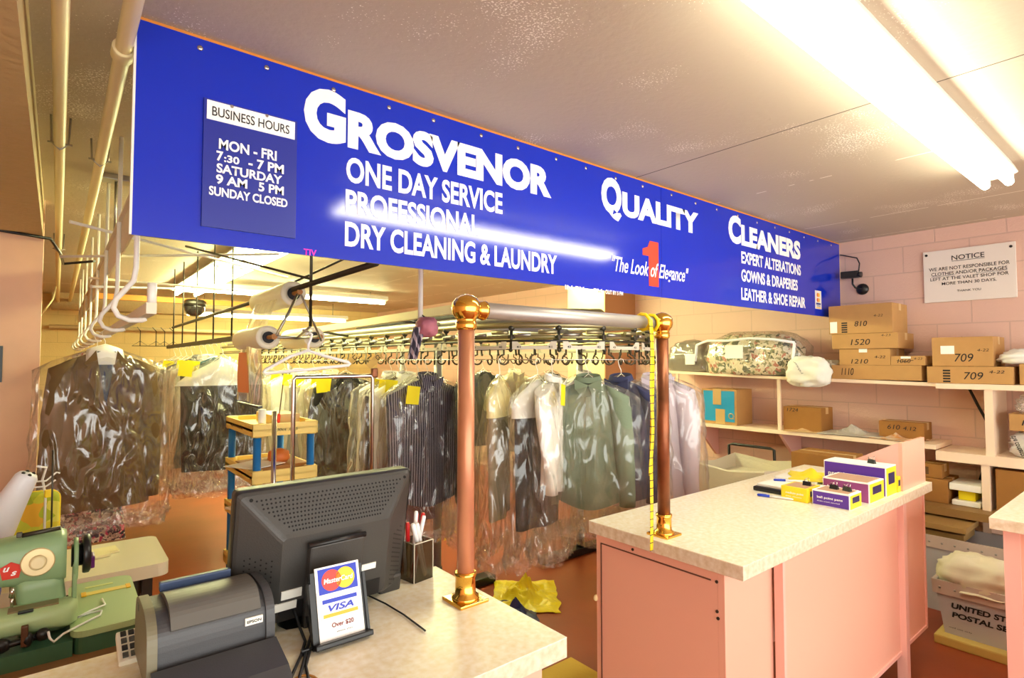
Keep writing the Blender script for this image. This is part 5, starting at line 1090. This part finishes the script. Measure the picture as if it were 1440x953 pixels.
# conveyor, left run
xl = CX-RR-.06
for lb, y, kind, m_, hw, L_, kw in (
    ('dark pinstriped shirt in film with a yellow ticket, front of the conveyor', 3.12, 'shirt', M_pin, .235, .80, dict(tagn=1, tagx=-.15, m2=M_blackp, bagL=.2, amp=.016, depth=.06, tagz=-.2)),
    ('maroon trousers showing below the pinstriped shirt', 3.24, 'trousers', M_maroon, .2, .82, dict(cape=M_capew, bagL=.1)),
    ('white shirt sleeve-edge showing left of the pinstriped shirt', 3.4, 'shirt', M_wsh, .235, .78, dict(tagn=1, tagx=-.16)),
    ('brown jacket behind the white shirt on the conveyor', 3.5, 'suit', M_dkb, .23, .74, dict(tagn=1, tagx=-.17)),
    ('white dress shirt with a ticket before the black bagged coat', 3.62, 'shirt', M_wsh, .22, .74, dict(tagn=1, tagx=-.15)),
    ('black coat in very shiny plastic framed by the chrome rack', 4.42, 'coat', M_blk, .25, .92, dict(tagn=2, tagx=-.2, bagm=M_film2, collar_m=M_blk, amp=.015)),
    ('cream blouse right behind the shiny black coat', 4.75, 'shirt', M_beige, .23, .76, dict(tagn=1, tagx=-.17)),
    ('pale grey dress behind the cream blouse on the conveyor', 5.15, 'dress', M_grey, .22, .95, dict(tagn=1, tagx=-.15)),
    ('white shirt behind the pale grey dress on the conveyor', 5.55, 'shirt', M_wsh, .23, .78, dict(tagn=1, tagx=-.15)),
    ('beige coat far along the conveyor behind the shelf stand', 6.0, 'coat', M_beige, .25, .95, dict(tagn=1)),
    ('grey suit far along the conveyor behind the shelf stand', 6.5, 'suit', M_grey, .24, .8, dict())):
    garment(kind, lb, (xl, y, ZH), rnd.uniform(-.08, .08), m_, L_=L_, hw=hw, seed=y*2.7, group='garments on the conveyor', **kw)
# conveyor, turn
for lb, dg, th, kind, m_, hw, L_, kw in (
    
    ('khaki trousers under a cream paper cape in a long clear bag', 209, .62, 'trousers', M_khaki, .165, .64, dict(cape=M_capey, bagL=.22, bagm=M_film2)),
    ('black trousers under a white paper cape right of the khaki pair', 225, .1, 'trousers', M_blk, .175, .68, dict(cape=M_capew, bagL=.16)),
    ('white shirt between the black trousers and the sage shirt', 231, .55, 'shirt', M_wsh, .17, .6, dict(bagL=.3, bagm=M_film2, tagn=1)),
    ('sage green shirt hanging front-on in the middle of the conveyor turn', 246, -.86, 'shirt', M_sage, .2, .70, dict(bagL=.14, collar_m=M_sage, m2=M_sage, amp=.014)),
    ('navy shirt half hidden behind the sage green shirt', 262, -1.35, 'shirt', M_navysh, .2, .68, dict()),
    ('lavender shirt in film behind the right copper post', 287, -.9, 'shirt', M_lav, .21, .80, dict(bagL=.08, collar_m=M_lav, amp=.014, depth=.055)),
    ('striped lavender shirt tucked behind the front lavender shirt', 306, -.75, 'shirt', M_lavc, .19, .80, dict(bagL=.05))):
    p = onturn(dg); garment(kind, lb, p, th, m_, L_=L_, hw=hw, seed=dg/7.0, group='garments on the conveyor', **kw)
garment('suit', 'black jacket edge just right of the left copper post', (2.02, 2.98, ZH), .98, M_blk, L_=.8, hw=.22, seed=8, group='garments on the conveyor')
for lb, y, kind, m_ in (('white shirt on the right run behind the sage shirt', 3.2, 'shirt', M_wsh), ('grey jacket on the right run of the conveyor', 3.6, 'suit', M_grey), ('cream shirt deep on the right run of the conveyor', 4.1, 'shirt', M_beige), ('dark jacket deep on the right run of the conveyor', 4.6, 'suit', M_blk)):
    garment(kind, lb, (CX+RR+.06, y, ZH), rnd.uniform(-.1, .1), m_, L_=.74, hw=.22, seed=y, group='garments on the conveyor')

# ================================================================ FLOOR THINGS BEHIND THE COUNTERS
yb = thing('plastic_bag', 'crumpled yellow plastic bag with a navy lining on the red floor', 'bag', (2.4, 2.85, 0))
crumple_sheet('bag_film', '', '', (2.44, 2.86, .0), .50, .42, .17, mat('yellow_plastic', (246, 224, 40), .3), 41, .9, parent=yb)
crumple_sheet('navy_lining', '', '', (2.24, 2.72, .0), .34, .26, .1, mat('navy_plastic', (24, 34, 90), .35), 43, .9, parent=yb)
carton('big carton on the floor beyond the conveyor leg', 3.75, 4.15, 3.3, 3.75, 0, .42, [], group='cartons on the floor', m=M_card)
carton('carton on the floor behind the pink counter near the hamper', 3.5, 3.85, 2.6, 2.95, 0, .3, [], group='cartons on the floor', m=M_cardd)
